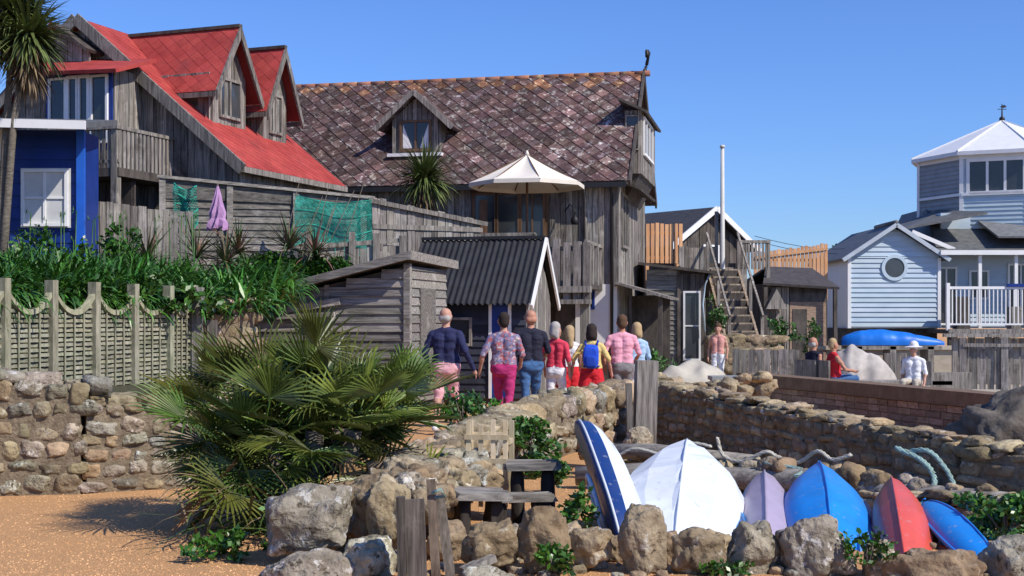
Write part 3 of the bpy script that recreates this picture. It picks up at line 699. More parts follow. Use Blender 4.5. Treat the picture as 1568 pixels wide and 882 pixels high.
# ------------------------------------------------------------------ draped boats on terrace
def blob(name,c,h,m,sub=4,amp=.3,rz=0,pw=.8): 
    g=MB(); g.rock(c,h,sub=sub,amp=amp,rz=rz,t=(1,1,1),tilt=.06,pw=pw); return g.build(name,[m])
def drape(name,c,L_,W_,Hh,m,rz,wr=1.0,taper=0.0):
    g=MB(); n=40; k=18; vs=[]
    M=RZ(rz,c)
    for i in range(n+1):
        t=i/n; s=(1-abs(2*t-1)**2.4)**.7; tp=1-taper*t
        for j in range(k+1):
            a=math.pi*j/k; w=W_/2*(.25+.75*s)*tp; z=max(0,math.sin(a))**.8*Hh*(.35+.65*s)*tp
            x=(t-.5)*L_; y=-math.cos(a)*w
            q=(noise.noise(Vector((x*2.2,y*3,c[0])))*.14+noise.noise(Vector((x*6,y*4,c[1])))*.06)*wr
            vs.append((x,y*(1+q),z*(1+q)))
    fs=[(i*(k+1)+j,(i+1)*(k+1)+j,(i+1)*(k+1)+j+1,i*(k+1)+j+1) for i in range(n) for j in range(k)]
    g.add(vs,fs,0,(1,1,1),M,True)
    return g.build(name,[m])
drape('tarpaulin_covered_boat',(10.2,35,.93),2.7,.9,.52,plain('blue_tarpaulin',(.012,.16,.60),.4,.2),rad(-5),.8,.55)
g=MB(); 
for x in(9.2,10.1,11.1): g.box(x-.08,x+.08,34.6,35.3,0,.90,0)
g.box(8.9,11.4,34.6,34.7,.82,.91,0); g.box(8.9,11.4,35.2,35.3,.82,.91,0); g.build('boat_trestle',[WV])
drape('canvas_covered_boat',(8.1,30.6,.0),1.75,1.2,1.0,plain('grey_canvas',(.44,.40,.36),.85,.25),rad(-10),1.8,.25)
drape('canvas_covered_boat',(3.15,22.8,.0),1.7,1.0,.85,plain('buff_canvas',(.46,.42,.34),.85,.2),rad(15),1.2)
g=MB(); g.box(3.0,3.38,19.4,19.8,.45,.70,0); g.box(2.97,3.41,19.37,19.83,.70,.76,0,(1.4,1.4,1.4)); g.box(3.02,3.36,19.42,19.78,0,.45,0,(.6,.6,.6)); g.build('storage_bin',[plain('bin_grey',(.20,.21,.20),.6)])
blob('boulder',(4.75,12.0,.40),(.85,.5,.60),BOULD,5,.25,.2)
g=MB()
for i in range(16): g.rock((2.0+.11*i+U(-.05,.05),18.2-.0*i+U(-.3,.5),.70+U(-.12,.1)),(U(.1,.2),.15,U(.08,.16)),sub=3,amp=.27)
g.build('wall_boulders',[STONE])

# ================================================================== PEOPLE
def capsule(a,ra,b,rb,n=12):
    a=Vector(a); b=Vector(b); d=b-a
    if d.length<1e-5: d=Vector((0,0,1e-4)); b=a+d
    d=d.normalized(); u=Vector((0,0,1)) if abs(d.z)<.9 else Vector((1,0,0))
    s=d.cross(u).normalized(); w=s.cross(d)
    rings=[]
    for k in range(1,5):
        an=-math.pi/2+math.pi/2*k/4; rings.append((a+d*ra*math.sin(an),ra*math.cos(an)))
    for k in range(0,4):
        an=math.pi/2*k/4; rings.append((b+d*rb*math.sin(an),rb*math.cos(an)))
    vs=[a-d*ra]; 
    for c,r in rings:
        for k in range(n):
            q=2*math.pi*k/n; vs.append(c+(s*math.cos(q)+w*math.sin(q))*r)
    vs.append(b+d*rb); fs=[]
    m=len(rings)
    for k in range(n): fs.append((0,1+(k+1)%n,1+k)); fs.append((len(vs)-1,1+(m-1)*n+k,1+(m-1)*n+(k+1)%n))
    for i in range(m-1):
        for k in range(n): fs.append((1+i*n+k,1+i*n+(k+1)%n,1+(i+1)*n+(k+1)%n,1+(i+1)*n+k))
    return vs,fs
SKIN=plain('skin',(.50,.27,.19),.55,.08); EYE=plain('eye',(.03,.02,.02),.3,0,bump=0)
def person(name,x,y,h,face,top,bottom,hair,skin=SKIN,legs='long',sleeve='short',stride=.12,ph=1,hairstyle='short',seated=False,z=0,fat=1.0,arms=None,lean=0,pack=None,hat=None,shoe=None,turn=0,female=False):
    pr=[]
    def C(a,ra,b,rb,l): pr.append((Vector(a),ra,Vector(b),rb,l))
    hz=0.0 if not seated else -.50
    lo='bottom'; shw=.148 if female else .165
    for s in(-1,1):
        st=stride*s*ph
        if not seated:
            hip=(s*.085,0,.92); kn=(s*.09,st*.75+.03,.50); ank=(s*.085,st*1.5-(.05 if st<0 else 0),.09+(.04 if st<0 else 0))
        else:
            hip=(s*.09,0,.92+hz); kn=(s*.13,.42,.48-.02+0); ank=(s*.12,.45,.09)
        C(hip,.098*fat,kn,.062,lo if legs!='bare' else 'skin')
        if legs=='long': C(kn,.066,ank,.052,lo)
        elif legs=='shorts': C(kn,.058,ank,.038,'skin')
        else: C(kn,.055,ank,.036,'skin')
        C((ank[0],ank[1]-.03,ank[2]-.04),.042,(ank[0]+s*.02,ank[1]+.16,ank[2]-.055),.036,'shoe')
    if legs=='skirt':
        for s in(-1,1):
            C((s*.07,0,.95),.12*fat,(s*.12,.0,.52),.15,lo); C((s*.03,0,.95),.12*fat,(s*.04,.06,.52),.15,lo)
    L=Vector((0,lean,0))
    def T(p): p=Vector(p); p.z+=hz; p+=L*max(0,(p.z-hz-.95)); return p
    C(T((-.06,-.045,.90)),.095*fat,T((.06,-.045,.90)),.095*fat,lo)
    for s in(-1,1):
        C(T((s*.07,-.005,.93)),.118*fat,T((s*.065,0,.99)),.112*fat,lo)
        C(T((s*.070,0,1.00)),.114*fat,T((s*.058,0,1.12)),.100*fat,'top'); C(T((s*.058,0,1.12)),.100*fat,T((s*.078,.0,1.31)),.105*fat,'top')
        C(T((s*.02,-.01,1.42)),.075,T((s*shw,-.01,1.385)),.058,'top')
        a0=T((s*(shw+.022),-.01,1.375))
        ar=(arms or {}).get(s)
        if ar: el,wr=T(ar[0]),T(ar[1])
        else:
            sw=-stride*s*ph*.7
            el=T((s*.245,sw*.5-.03,1.12)); wr=T((s*.245,sw+.06,.89))
        if sleeve=='none': C(a0,.050,el,.038,'skin')
        else: C(a0,.056*fat,el,.046 if sleeve=='long' else .048,'top')
        C(el,.044 if sleeve=='long' else .037,wr,.034 if sleeve=='long' else .026,'top' if sleeve=='long' else 'skin')
        d=(wr-el).normalized(); sd=Vector((0,1,0)); sd=(sd-d*sd.dot(d)).normalized(); inn=d.cross(sd).normalized()*(-s)
        pc=wr+d*.065; C(wr,.026,pc,.030,'skin'); 
        for i,o in enumerate((-.027,-.009,.009,.027)):
            b0=pc+sd*o+d*.01; b1=b0+d*(.04+.004*(i in(1,2)))+inn*.008; b2=b1+d*(.028-.004*(i in(0,3)))+inn*.018
            C(b0,.0095,b1,.009,'skin'); C(b1,.009,b2,.0075,'skin')
        t0=wr+d*.02+sd*.026; C(t0,.012,t0+d*.03+sd*.025,.010,'skin'); C(t0+d*.03+sd*.025,.010,t0+d*.055+sd*.028,.008,'skin')
    C(T((0,-.01,1.42)),.060,T((0,.005,1.53)),.054,'skin')
    Rt=Matrix.Rotation(turn,3,'Z'); hc=T((0,0,1.53))
    def Hd(p): return hc+Rt@Vector((p[0],p[1],p[2]-1.53))
    C(Hd((0,-.015,1.665)),.086,Hd((0,.02,1.61)),.076,'skin'); C(Hd((0,.035,1.575)),.055,Hd((0,.052,1.555)),.042,'skin')
    C(Hd((0,.092,1.625)),.012,Hd((0,.108,1.603)),.014,'skin')
    for s in(-1,1): C(Hd((s*.084,.0,1.635)),.017,Hd((s*.080,.0,1.60)),.013,'skin')
    C(Hd((-.018,.088,1.568)),.008,Hd((.018,.088,1.568)),.008,'lip')
    if hairstyle=='short': C(Hd((0,-.022,1.685)),.088,Hd((0,-.035,1.61)),.078,'hair')
    elif hairstyle=='bald': C(Hd((-.03,-.045,1.605)),.060,Hd((.03,-.045,1.605)),.060,'hair')
    elif hairstyle=='bob': C(Hd((0,-.022,1.69)),.095,Hd((0,-.045,1.57)),.088,'hair'); C(Hd((.05,-.03,1.6)),.055,Hd((.055,-.04,1.52)),.045,'hair'); C(Hd((-.05,-.03,1.6)),.055,Hd((-.055,-.04,1.52)),.045,'hair')
    elif hairstyle=='long': C(Hd((0,-.022,1.69)),.096,Hd((0,-.06,1.56)),.085,'hair'); C(Hd((0,-.07,1.56)),.08,Hd((0,-.09,1.40)),.06,'hair')
    if hat: C(Hd((0,-.01,1.71)),.10,Hd((0,-.01,1.68)),.10,'hat')
    vs=[];fs=[]
    for a,ra,b,rb,l in pr:
        v,f=capsule(a,ra,b,rb,10 if ra<.02 else 14); o=len(vs); vs+=v; fs+=[[i+o for i in q] for q in f]
    me=bpy.data.meshes.new('tmp'); me.from_pydata([tuple(v) for v in vs],[],fs); ob=bpy.data.objects.new('tmp',me); sc.collection.objects.link(ob)
    md=ob.modifiers.new('r','REMESH'); md.mode='VOXEL'; md.voxel_size=.0105
    dg=bpy.context.evaluated_depsgraph_get(); dg.update(); m2=bpy.data.meshes.new_from_object(ob.evaluated_get(dg)); bpy.data.objects.remove(ob)
    bm=bmesh.new(); bm.from_mesh(m2)
    for _ in range(3): bmesh.ops.smooth_vert(bm,verts=bm.verts,factor=.5,use_axis_x=True,use_axis_y=True,use_axis_z=True)
    for v in bm.verts:
        p=v.co
        if (.12<p.z-hz<1.38) and not (p.z-hz<.98 and abs(p.x)>.2):
            k=noise.noise(Vector((p.x*8,p.y*8,p.z*15+x*7)))*.013+noise.noise(Vector((p.x*18,p.y*18,p.z*30+x*3)))*.005; v.co=p+v.normal*k
    bm.to_mesh(m2); bm.free()
    n=len(m2.polygons); cen=np.zeros(n*3); m2.polygons.foreach_get('center',cen); cen=cen.reshape(-1,3)
    best=np.full(n,1e9); lab=np.zeros(n,int); labs=['skin','top','bottom','shoe','hair','lip','hat']
    for a,ra,b,rb,l in pr:
        a_=np.array(a); ab=np.array(b)-a_; tt=np.clip((cen-a_)@ab/max(ab@ab,1e-9),0,1)
        d=np.linalg.norm(cen-(a_+tt[:,None]*ab),axis=1)-(ra+(rb-ra)*tt)
        if l=='shoe' : d-=.004
        k=d<best; best[k]=d[k]; lab[k]=labs.index(l)
    m2.polygons.foreach_set('material_index',lab); m2.polygons.foreach_set('use_smooth',[True]*n)
    for mm in(skin,top,bottom,shoe or WD,hair,LIP,hat or hair): m2.materials.append(mm)
    at=m2.attributes.new('tint','FLOAT_COLOR','CORNER'); at.data.foreach_set('color',[1.0]*(4*len(m2.loops)))
    k=h/1.76 if not seated else h
    e=E(name,(x,y,z),face); e.scale=(k,k,k)
    bo=bpy.data.objects.new('body',m2); sc.collection.objects.link(bo); bo.parent=e
    g=MB()
    for s in(-1,1): g.rock(Hd((s*.032,.083,1.632)),(.013,.008,.009),sub=2,amp=0,rz=0,tilt=0,t=(1,1,1))
    g.build('eyes',[EYE],e)
    if pack:
        g=MB(); g.rock(T((0,-.20,1.20)),(.16,.10,.24),sub=4,pw=.55,amp=.08,rz=0,tilt=0,t=(1,1,1)); g.rock(T((0,-.29,1.12)),(.11,.045,.12),sub=3,pw=.5,amp=.05,rz=0,tilt=0,t=(.75,.75,.75))
        for s in(-1,1): g.tube([T((s*.10,-.14,1.40)),T((s*.11,-.03,1.475)),T((s*.115,.08,1.42)),T((s*.12,.125,1.25)),T((s*.14,.02,1.05)),T((s*.12,-.14,1.02))],.018,6,0,(.6,.6,.6))
        g.build('backpack',[pack],e)
    if hat:
        g=MB(); vs=[];fs=[];n=24
        for r,zz in((.09,1.70),(.19,1.672)):
            for q in range(n): vs.append(Hd((r*math.cos(6.2832*q/n),-.01+r*math.sin(6.2832*q/n),zz)))
        g.add(vs,[(q,(q+1)%n,(q+1)%n+n,q+n) for q in range(n)],0,(1,1,1),None,True); g.build('hat_brim',[hat],e)
    return e
LIP=plain('lips',(.42,.16,.13),.5)
def cl(n,c,v=.12): return plain(n,c,.85,v,scale=14,bump=.2)
GREYH=cl('grey_hair',(.40,.37,.34)); DARKH=cl('dark_hair',(.03,.02,.016)); BROWNH=cl('brown_hair',(.10,.055,.03)); BLONDE=cl('blonde_hair',(.42,.30,.16))
NAVY=cl('navy_jumper',(.022,.025,.075)); PINKL=cl('pink_shorts',(.72,.38,.40)); MAG=cl('magenta_trousers',(.42,.03,.14)); JEAN=cl('jeans',(.05,.12,.26),.3); RED=cl('red_cloth',(.58,.02,.03)); YEL=cl('yellow_top',(.66,.50,.18)); PK=cl('pink_shirt',(.74,.34,.42)); GR=cl('grey_trousers',(.20,.19,.19)); WHT=cl('white_cloth',(.72,.72,.74)); LB=cl('light_blue_cloth',(.35,.5,.68)); DN=cl('dark_navy_shirt',(.018,.018,.035)); PINKR=cl('cerise_shirt',(.62,.05,.09)); KH=cl('stone_trousers',(.45,.40,.33)); BP=cl('blue_nylon',(.02,.08,.55))
PAT=mat('patterned_shirt',(.20,.09,.13),(.20,.25,.42),18,rough=.85,bump=.1,spots=((.45,.12,.12),.52,.04,16),spots2=((.52,.45,.42),.56,.03,20))
SH=cl('shoe_leather',(.08,.05,.035)); TR=cl('trainers',(.6,.6,.6))
TAN=plain('tanned_skin',(.46,.22,.14),.5,.08)
person('walking_man',-.93,18.4,1.78,rad(-12),NAVY,PINKL,GREYH,legs='shorts',sleeve='long',stride=.14,ph=1,hairstyle='bald',fat=1.22,shoe=TR,turn=-.2,arms={1:((.32,-.14,1.14),(.40,-.02,.90)),-1:((-.29,-.06,1.12),(-.28,.12,.88))})
person('walking_woman',-.12,19.0,1.71,rad(-5),PAT,MAG,DARKH,stride=.15,ph=-1,hairstyle='short',fat=1.16,shoe=SH,arms={-1:((-.31,-.08,1.13),(-.36,.03,.90)),1:((.28,.02,1.13),(.24,.18,.98))},turn=.3)
person('walking_man',.28,19.6,1.76,rad(8),DN,JEAN,TAN,skin=TAN,stride=.13,ph=1,hairstyle='bald',fat=1.14,shoe=SH,arms={1:((.27,.0,1.13),(.20,.20,1.02))})
person('walking_woman',.68,20.1,1.56,rad(-20),PINKR,WHT,GREYH,stride=.08,ph=1,hairstyle='bob',legs='long',shoe=TR,turn=-.6,female=True)
person('walking_woman',.93,21.2,1.50,rad(10),WHT,RED,BLONDE,stride=.08,ph=-1,hairstyle='long',legs='skirt',sleeve='none',shoe=SH,female=True)
person('walking_woman',1.22,20.0,1.53,rad(-6),YEL,RED,DARKH,stride=.1,ph=-1,hairstyle='bob',legs='skirt',shoe=SH,pack=BP,fat=1.06,female=True,arms={1:((.30,-.05,1.15),(.34,.06,.92)),-1:((-.31,-.05,1.15),(-.35,.04,.93))})
person('walking_man',1.70,20.2,1.68,rad(0),PK,GR,BROWNH,skin=TAN,stride=.1,ph=1,hairstyle='short',sleeve='short',shoe=SH,fat=1.12,arms={1:((.28,.0,1.14),(.24,.2,1.02)),-1:((-.30,-.04,1.14),(-.27,.05,.92))})
person('walking_woman',2.02,21.2,1.55,rad(15),LB,WHT,BLONDE,stride=.1,ph=-1,hairstyle='bob',shoe=TR,female=True)
person('standing_woman',4.62,29.3,1.52,rad(160),cl('coral_top',(.62,.30,.25)),WHT,BROWNH,stride=.03,hairstyle='long',sleeve='none',female=True)
def bench(x,y,rz):
    g=MB(); M=RZ(rz,(x,y,0)); g.box(-.3,.3,-.2,.25,.28,.33,0,None,M)
    for a in(-.25,.25):
        for b in(-.15,.2): g.box(a-.03,a+.03,b-.03,b+.03,0,.28,0,None,M)
    g.box(-.3,.3,-.24,-.2,.33,.8,0,None,M); g.build('garden_chair',[WV])
person('seated_man',6.12,26.5,1.0,rad(-60),DN,JEAN,GREYH,skin=TAN,seated=True,hairstyle='bald',sleeve='none',fat=1.15); bench(6.12,26.5,rad(-60))
person('seated_woman',6.40,26.0,.98,rad(-80),RED,JEAN,BLONDE,skin=TAN,seated=True,hairstyle='short',sleeve='none',fat=1.15,arms={1:((.30,.12,1.14),(.2,.36,1.1)),-1:((-.30,.12,1.14),(-.2,.35,1.1))}); bench(6.40,26.0,rad(-80))
person('seated_woman',7.78,25.3,.92,rad(150),WHT,KH,GREYH,seated=True,hairstyle='short',hat=WHT,sleeve='short'); bench(7.78,25.3,rad(150))

# ================================================================== VEGETATION
def foliage(g,c,r,n,size,m=0,dark=.5,clumps=14):
    c=Vector(c); cl_=[]
    for i in range(clumps):
        d=Vector((U(-1,1),U(-1,1),U(-.7,1))); d=d.normalized()*U(.35,1)
        cl_.append((Vector((d.x*r[0],d.y*r[1],d.z*r[2])),U(.22,.42),U(.6,1.3)))
    for i in range(n):
        o,rr,tt=R.choice(cl_); d=Vector((R.gauss(0,1),R.gauss(0,1),R.gauss(0,1))).normalized()*(R.random()**.5)
        p=c+o+Vector((d.x*r[0],d.y*r[1],d.z*r[2]))*rr
        if p.z<.01: continue
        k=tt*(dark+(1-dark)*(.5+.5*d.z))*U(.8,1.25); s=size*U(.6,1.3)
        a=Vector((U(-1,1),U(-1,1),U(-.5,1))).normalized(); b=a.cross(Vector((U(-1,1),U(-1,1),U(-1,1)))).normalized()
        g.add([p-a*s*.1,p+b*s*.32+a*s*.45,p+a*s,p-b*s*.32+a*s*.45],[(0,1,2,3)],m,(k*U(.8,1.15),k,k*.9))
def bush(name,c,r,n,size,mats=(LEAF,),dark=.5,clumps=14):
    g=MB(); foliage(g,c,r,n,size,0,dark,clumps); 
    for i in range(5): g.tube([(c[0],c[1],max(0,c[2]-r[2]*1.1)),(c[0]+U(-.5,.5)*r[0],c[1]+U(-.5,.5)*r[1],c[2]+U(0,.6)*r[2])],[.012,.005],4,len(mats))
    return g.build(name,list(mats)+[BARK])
g=MB()
def border_leaf(x,y,z,gt,n,L0,L1,wd=.055):
    for j in range(n):
        a=U(0,6.28); e=U(.35,1.4); g.blade((x+U(-.06,.06),y+U(-.06,.06),z),(math.cos(a)*math.cos(e),math.sin(a)*math.cos(e),math.sin(e)),U(L0,L1),U(wd*.75,wd*1.15),U(1.3,2.9),5,0,(gt*U(.75,1.2),gt*U(.85,1.15),gt))
for i in range(640):
    k=R.random(); off=U(.55,3.9); y=13.6+4.6*k+off; x=-5.85+1.35*k+U(-.1,.1)-off*.22*(1-k)
    if k>.8: x+=U(0,1.1)*(off>.6)
    z=1.60+.17*min(off,2.8); gt=U(.45,1.5)
    border_leaf(x,y,z,gt,17,.42,.75)
for i in range(60):
    k=R.random(); x=-5.80+1.38*k; y=13.7+4.5*k
    for j in range(7):
        a=U(-1.2,.6); g.blade((x-.15,y+.15,1.74+U(0,.12)),(math.cos(a),math.sin(a),U(.3,1)),U(.25,.45),U(.035,.05),U(2,3.4),5,0,(U(.6,1.2),)*3)
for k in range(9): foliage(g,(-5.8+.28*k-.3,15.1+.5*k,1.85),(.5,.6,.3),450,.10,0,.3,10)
g.build('agapanthus_border',[LEAF])
g=MB()
g.prism([(-6.4,14.8,0),(-5.75,14.9,0),(-4.7,18.4,0),(-4.0,19.2,0),(-4.2,21.5,0),(-8.5,20.5,0)],(0,0,1.95),0); g.build('raised_bed',[SOIL])
g=MB()
for i in range(150):
    x=U(-5.0,-2.9); y=U(22.9,24.2) if x<-4.6 else U(24.0,24.35); border_leaf(x,y,2.0+U(0,.45),U(.6,1.3),14,.4,.75,.05)
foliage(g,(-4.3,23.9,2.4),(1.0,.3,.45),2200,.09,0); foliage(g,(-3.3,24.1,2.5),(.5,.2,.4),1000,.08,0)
g.build('garden_plants',[LEAF])
g=MB()
for c in((-4.9,23.4,2.8),(-4.1,24,2.9),(-3.6,23.9,2.8),(-6.3,22.6,2.6),(-5.6,23.2,2.7),(-5.0,22.8,2.6)):
    for j in range(80):
        a=U(0,6.28); e=U(-.1,1.4); g.blade(c,(math.cos(a)*math.cos(e),math.sin(a)*math.cos(e),math.sin(e)),U(.5,.9),.04,U(.3,1.4),4,0 if R.random()<.6 else 1,(U(.5,1.1),U(.5,1.0),.8))
g.build('phormium_plant',[LEAFC,LEAFD])
bush('tall_weeds',(-6.2,20.8,2.7),(.5,.3,.5),800,.09); bush('tall_weeds',(-7.6,20.7,2.6),(.5,.3,.6),700,.08); bush('tall_weeds',(-6.9,20.9,2.5),(.4,.3,.4),500,.08)
g=MB()
for i in range(30):
    x=U(-8.0,-5.2); y=U(20.5,22.0); h=U(2.9,3.4) if x<-7 else U(2.8,3.35); g.tube([(x,y,1.7),(x+U(-.1,.1),y,h)],.008,4,0,(.8,.8,.8))
    for k in range(14): a=U(0,6.28);e=U(-1,1.5); g.blade((x,y,h),(math.cos(a)*math.cos(e),math.sin(a)*math.cos(e),math.sin(e)),.08,.02,.2,1,0,(1.6,1.5,1.0))
for i in range(9):
    x=U(-4.6,-3.2); y=24.5; x2=x+U(.3,.9); g.tube([(x,y,2.2),((x+x2)/2,y,3.2),(x2,y,U(3.6,4.3))],[.012,.009,.005],4,1)
g.build('flower_stems',[LEAF,BARK])

def cordyline(name,base,zc,rr,n,trunk_r=.09,lean=(0,0),heads=((0,0,0),),w=.055,dead=.5):
    g=MB(); b=Vector(base)
    for (hx,hy,hz_) in heads:
        top=Vector((b.x+lean[0]+hx,b.y+lean[1]+hy,zc+hz_))
        g.tube([b,b+(top-b)*.35+Vector((-.05,0,0)),b+(top-b)*.7+Vector((-hx*.2,0,0)),top],[trunk_r,trunk_r*.8,trunk_r*.7,trunk_r*.6],9,2)
        for j in range(n):
            a=U(0,6.28); e=math.asin(U(-.65,1)); t=U(.5,1.3)
            d=(math.cos(a)*math.cos(e),math.sin(a)*math.cos(e),math.sin(e)); 
            g.blade(top+Vector(d)*.05+Vector((0,0,U(-.12,.1))),d,rr*U(.7,1.1),w,U(.2,.9) if e>0 else U(.7,1.4),4,0,(t,t,t*.8))
        for j in range(int(n*dead)):
            a=U(0,6.28); e=U(-1.45,-.3); d=(math.cos(a)*math.cos(e),math.sin(a)*math.cos(e),math.sin(e)); g.blade(top-Vector((0,0,U(.02,.5))),d,rr*U(.5,.9),w*.9,1.2,3,1,(U(.5,1.2),)*3)
    return g.build(name,[LEAFC,LEAFD,BARK])
cordyline('cordyline_tree',(-1.88,28.0,2.1),4.6,.90,460,.1)
cordyline('cordyline_tree',(-8.25,21.0,1.7),6.15,.80,480,.08,heads=((.48,0,0),(.18,.2,.42),(-.35,-.2,.1)),w=.06,dead=.9)
bush('hedge_bush',(2.75,25,.5),(.5,.4,.6),1800,.07,clumps=20)
bush('distant_bush',(12.6,50,2.6),(.9,.9,1.6),1500,.22,clumps=20)
bush('distant_bush',(6.5,31.2,1.3),(.4,.3,.4),600,.08); bush('distant_bush',(5.2,33,1.6),(.3,.3,.6),600,.08); bush('distant_bush',(7.9,34.5,1.2),(.3,.3,.5),500,.08)
def fan_palm(name,c,crown,n,rmax):
    g=MB(); c=Vector(c)
    for st in range(5):
        o=Vector((U(-.3,.3),U(-.25,.25),0)); g.tube([c+o,c+o*1.1+Vector((0,0,crown*.5)),c+o*1.3+Vector((0,0,crown*.85))],[.09,.08,.07],9,2)
    for i in range(n):
        a=U(0,6.28); e=math.asin(U(-.6,.98)); d=Vector((math.cos(a)*math.cos(e),math.sin(a)*math.cos(e)*.85,math.sin(e)))
        hub=c+Vector((U(-.42,.48),U(-.3,.3),crown*U(.45,1.0)))
        pl_=rmax*U(.28,.68); tip=hub+d*pl_
        if tip.z<.12: tip.z=.12+U(0,.1)
        dd=(d+Vector((0,0,-.05))).normalized()
        g.tube([hub,hub.lerp(tip,.5)+Vector((0,0,.02)),tip],[.010,.008,.007],4,0,(1.1,1.2,.8))
        side=dd.cross(Vector((0,0,1))).normalized(); side=(side+Vector((0,0,U(-.9,.9)))).normalized(); nr=side.cross(dd).normalized()
        nl=24; dead=(e<-.3 and R.random()<.5) ; br=U(.5,1.55); rl=rmax*U(.34,.52); yel=U(.8,1.4)
        for k in range(nl):
            th=rad(-100+200*k/(nl-1)); ld=(dd*math.cos(th)+side*math.sin(th)+nr*.22*abs(math.sin(th))).normalized()
            L_=rl*(1-.25*abs(th)/2)*U(.85,1.1); tt=br*U(.75,1.25)
            w=.022; sd=ld.cross(nr).normalized()
            p0=tip; p1=tip+ld*L_*.45; p2=tip+ld*L_*.8; p3=tip+ld*L_*1.0-Vector((0,0,U(.0,.035)))
            fold=nr*w*.6
            vs=[p0,p1-sd*w/2+fold,p1,p1+sd*w/2+fold,p2-sd*w*.3+fold*.6,p2,p2+sd*w*.3+fold*.6,p3]
            g.add(vs,[(0,2,1),(0,3,2),(1,2,5,4),(2,3,6,5),(4,5,7),(5,6,7)],1 if dead else 0,(tt*yel,tt,tt*.8))
    return g.build(name,[LEAFP,LEAFD,BARK])
fan_palm('fan_palm',(-1.60,10.3,0),.88,185,1.02)
g=MB()
for i in range(90):
    x=-1.95+U(-.35,.5); y=9.5+U(-.4,.4); g.blade((x,y,U(.0,.45)),(U(-1,.6),U(-1,.3),U(-.1,.8)),U(.35,.7),.02,U(.4,1.4),4,0 if R.random()<.6 else 1,(U(.5,1.1),)*3)
foliage(g,(-1.95,8.7,.08),(.2,.25,.12),500,.05,2); foliage(g,(-1.55,9.2,.15),(.25,.3,.2),500,.05,2,.3)
g.build('undergrowth',[LEAFP,LEAFD,LEAF])
for c,r,n,s in (((.15,13.2,.35),(.35,.35,.30),1300,.06),((.35,12.0,.25),(.25,.3,.22),800,.055),((-.45,15,.5),(.4,.4,.25),600,.06),((3.62,9.6,.16),(.42,.4,.24),2200,.05),((3.45,8.9,.08),(.25,.2,.14),500,.04),((.42,9.2,.2),(.16,.16,.22),420,.05),((.28,8.1,.1),(.13,.1,.12),260,.045),((2.2,8.1,.15),(.16,.1,.2),260,.04),((1.4,8.1,.04),(.25,.1,.06),200,.04),((2.1,12.6,.2),(.3,.3,.1),400,.04),((-.55,14.5,.6),(.3,.3,.2),400,.06)):
    bush('weeds',c,r,n,s,dark=.55)

# ================================================================== FOREGROUND ROCKS
def rocks(name,lst,mats=(STONEB,STONEG,STONE)):
    for (x,y,z,hx,hy,hz_,mi,sd) in lst:
        g=MB(); g.rock((x,y,z),(hx*1.06,hy,hz_*1.02),seed=sd,sub=5,pw=U(.74,.92),amp=.22,rz=U(-.4,.4),t=jt(.15,.05),tilt=.15); g.build(name,[mats[mi]])
rocks('rock',[
 (-1.33,8.6,.28,.31,.28,.24,1,3.1),(-1.28,8.2,-.01,.30,.2,.17,1,9.2),(-.97,8.85,.30,.17,.18,.26,0,14),(-.80,8.65,.30,.15,.16,.27,2,22),(-.90,8.3,.05,.2,.18,.18,1,31),
 (-.12,8.3,.17,.185,.16,.17,0,41),(.21,8.3,.19,.17,.15,.23,0,52),(.50,8.35,.16,.155,.13,.14,2,63),(.84,8.3,.19,.155,.15,.27,2,74),(1.19,8.3,.12,.19,.15,.16,0,85),(1.52,8.3,.13,.165,.15,.21,1,96),(1.91,8.25,.13,.22,.17,.25,1,107),(2.31,8.2,.04,.12,.12,.18,1,118),(2.62,8.1,.0,.31,.2,.20,0,129),(3.14,8.2,.04,.2,.2,.2,1,140),(-.15,8.0,-.02,.2,.15,.12,1,151),(1.02,8.7,.05,.15,.15,.14,0,152),(.36,8.75,.10,.14,.14,.14,2,153),(.68,8.7,.07,.12,.12,.12,0,154),(1.36,8.75,.06,.13,.12,.13,2,155),(1.71,8.6,.05,.11,.1,.13,0,156),(.02,8.7,.1,.13,.13,.14,1,157),(-.42,8.75,.1,.15,.14,.16,0,158),(2.12,8.5,.05,.1,.1,.12,2,159),
 (.85,14.2,.28,.16,.14,.22,0,161),(1.48,15.2,.15,.18,.16,.2,1,170)])
g=MB()
for i in range(56):
    k=R.random(); x=-1.15+.9*k+U(-.2,.2); y=8.9+1.9*R.random(); z=.12+.38*math.sin(min(1,max(0,(x+1.4)/1.0))*math.pi*.75)*U(.5,1); s=U(.1,.2)
    if x>-.5 and y<9.7: continue
    g.rock((x,y,z),(s*U(.9,1.4),s,s*U(.7,1)),sub=4,amp=.25,pw=.8,m=R.choice((0,0,1,2)))
g.build('rock_pile',[STONE,STONEG,STONEB])
g=MB()
for i in range(32):
    k=i/32; x=1.0+3.2*k+U(-.08,.08); y=13.5-3.4*k+U(-.1,.1); s=U(.05,.16); g.rock((x,y,.14+s*.7),(s*1.2,s,s*U(.8,1.1)),sub=3,amp=.24,pw=.8,m=R.choice((0,1,2)))
for i in range(70):
    x=U(.3,4.2); y=U(8.5,12); s=U(.02,.06); g.rock((x,y,s*.3),(s,s,s*.6),sub=2,m=R.choice((0,1,2)))
for i in range(60):
    x=U(-1.2,3.3); y=U(8.0,8.6); s=U(.02,.07); g.rock((x,y,s*.3),(s,s,s*.6),sub=3,m=R.choice((0,1,2)))
g.build('loose_stones',[STONE,STONEG,STONEB])

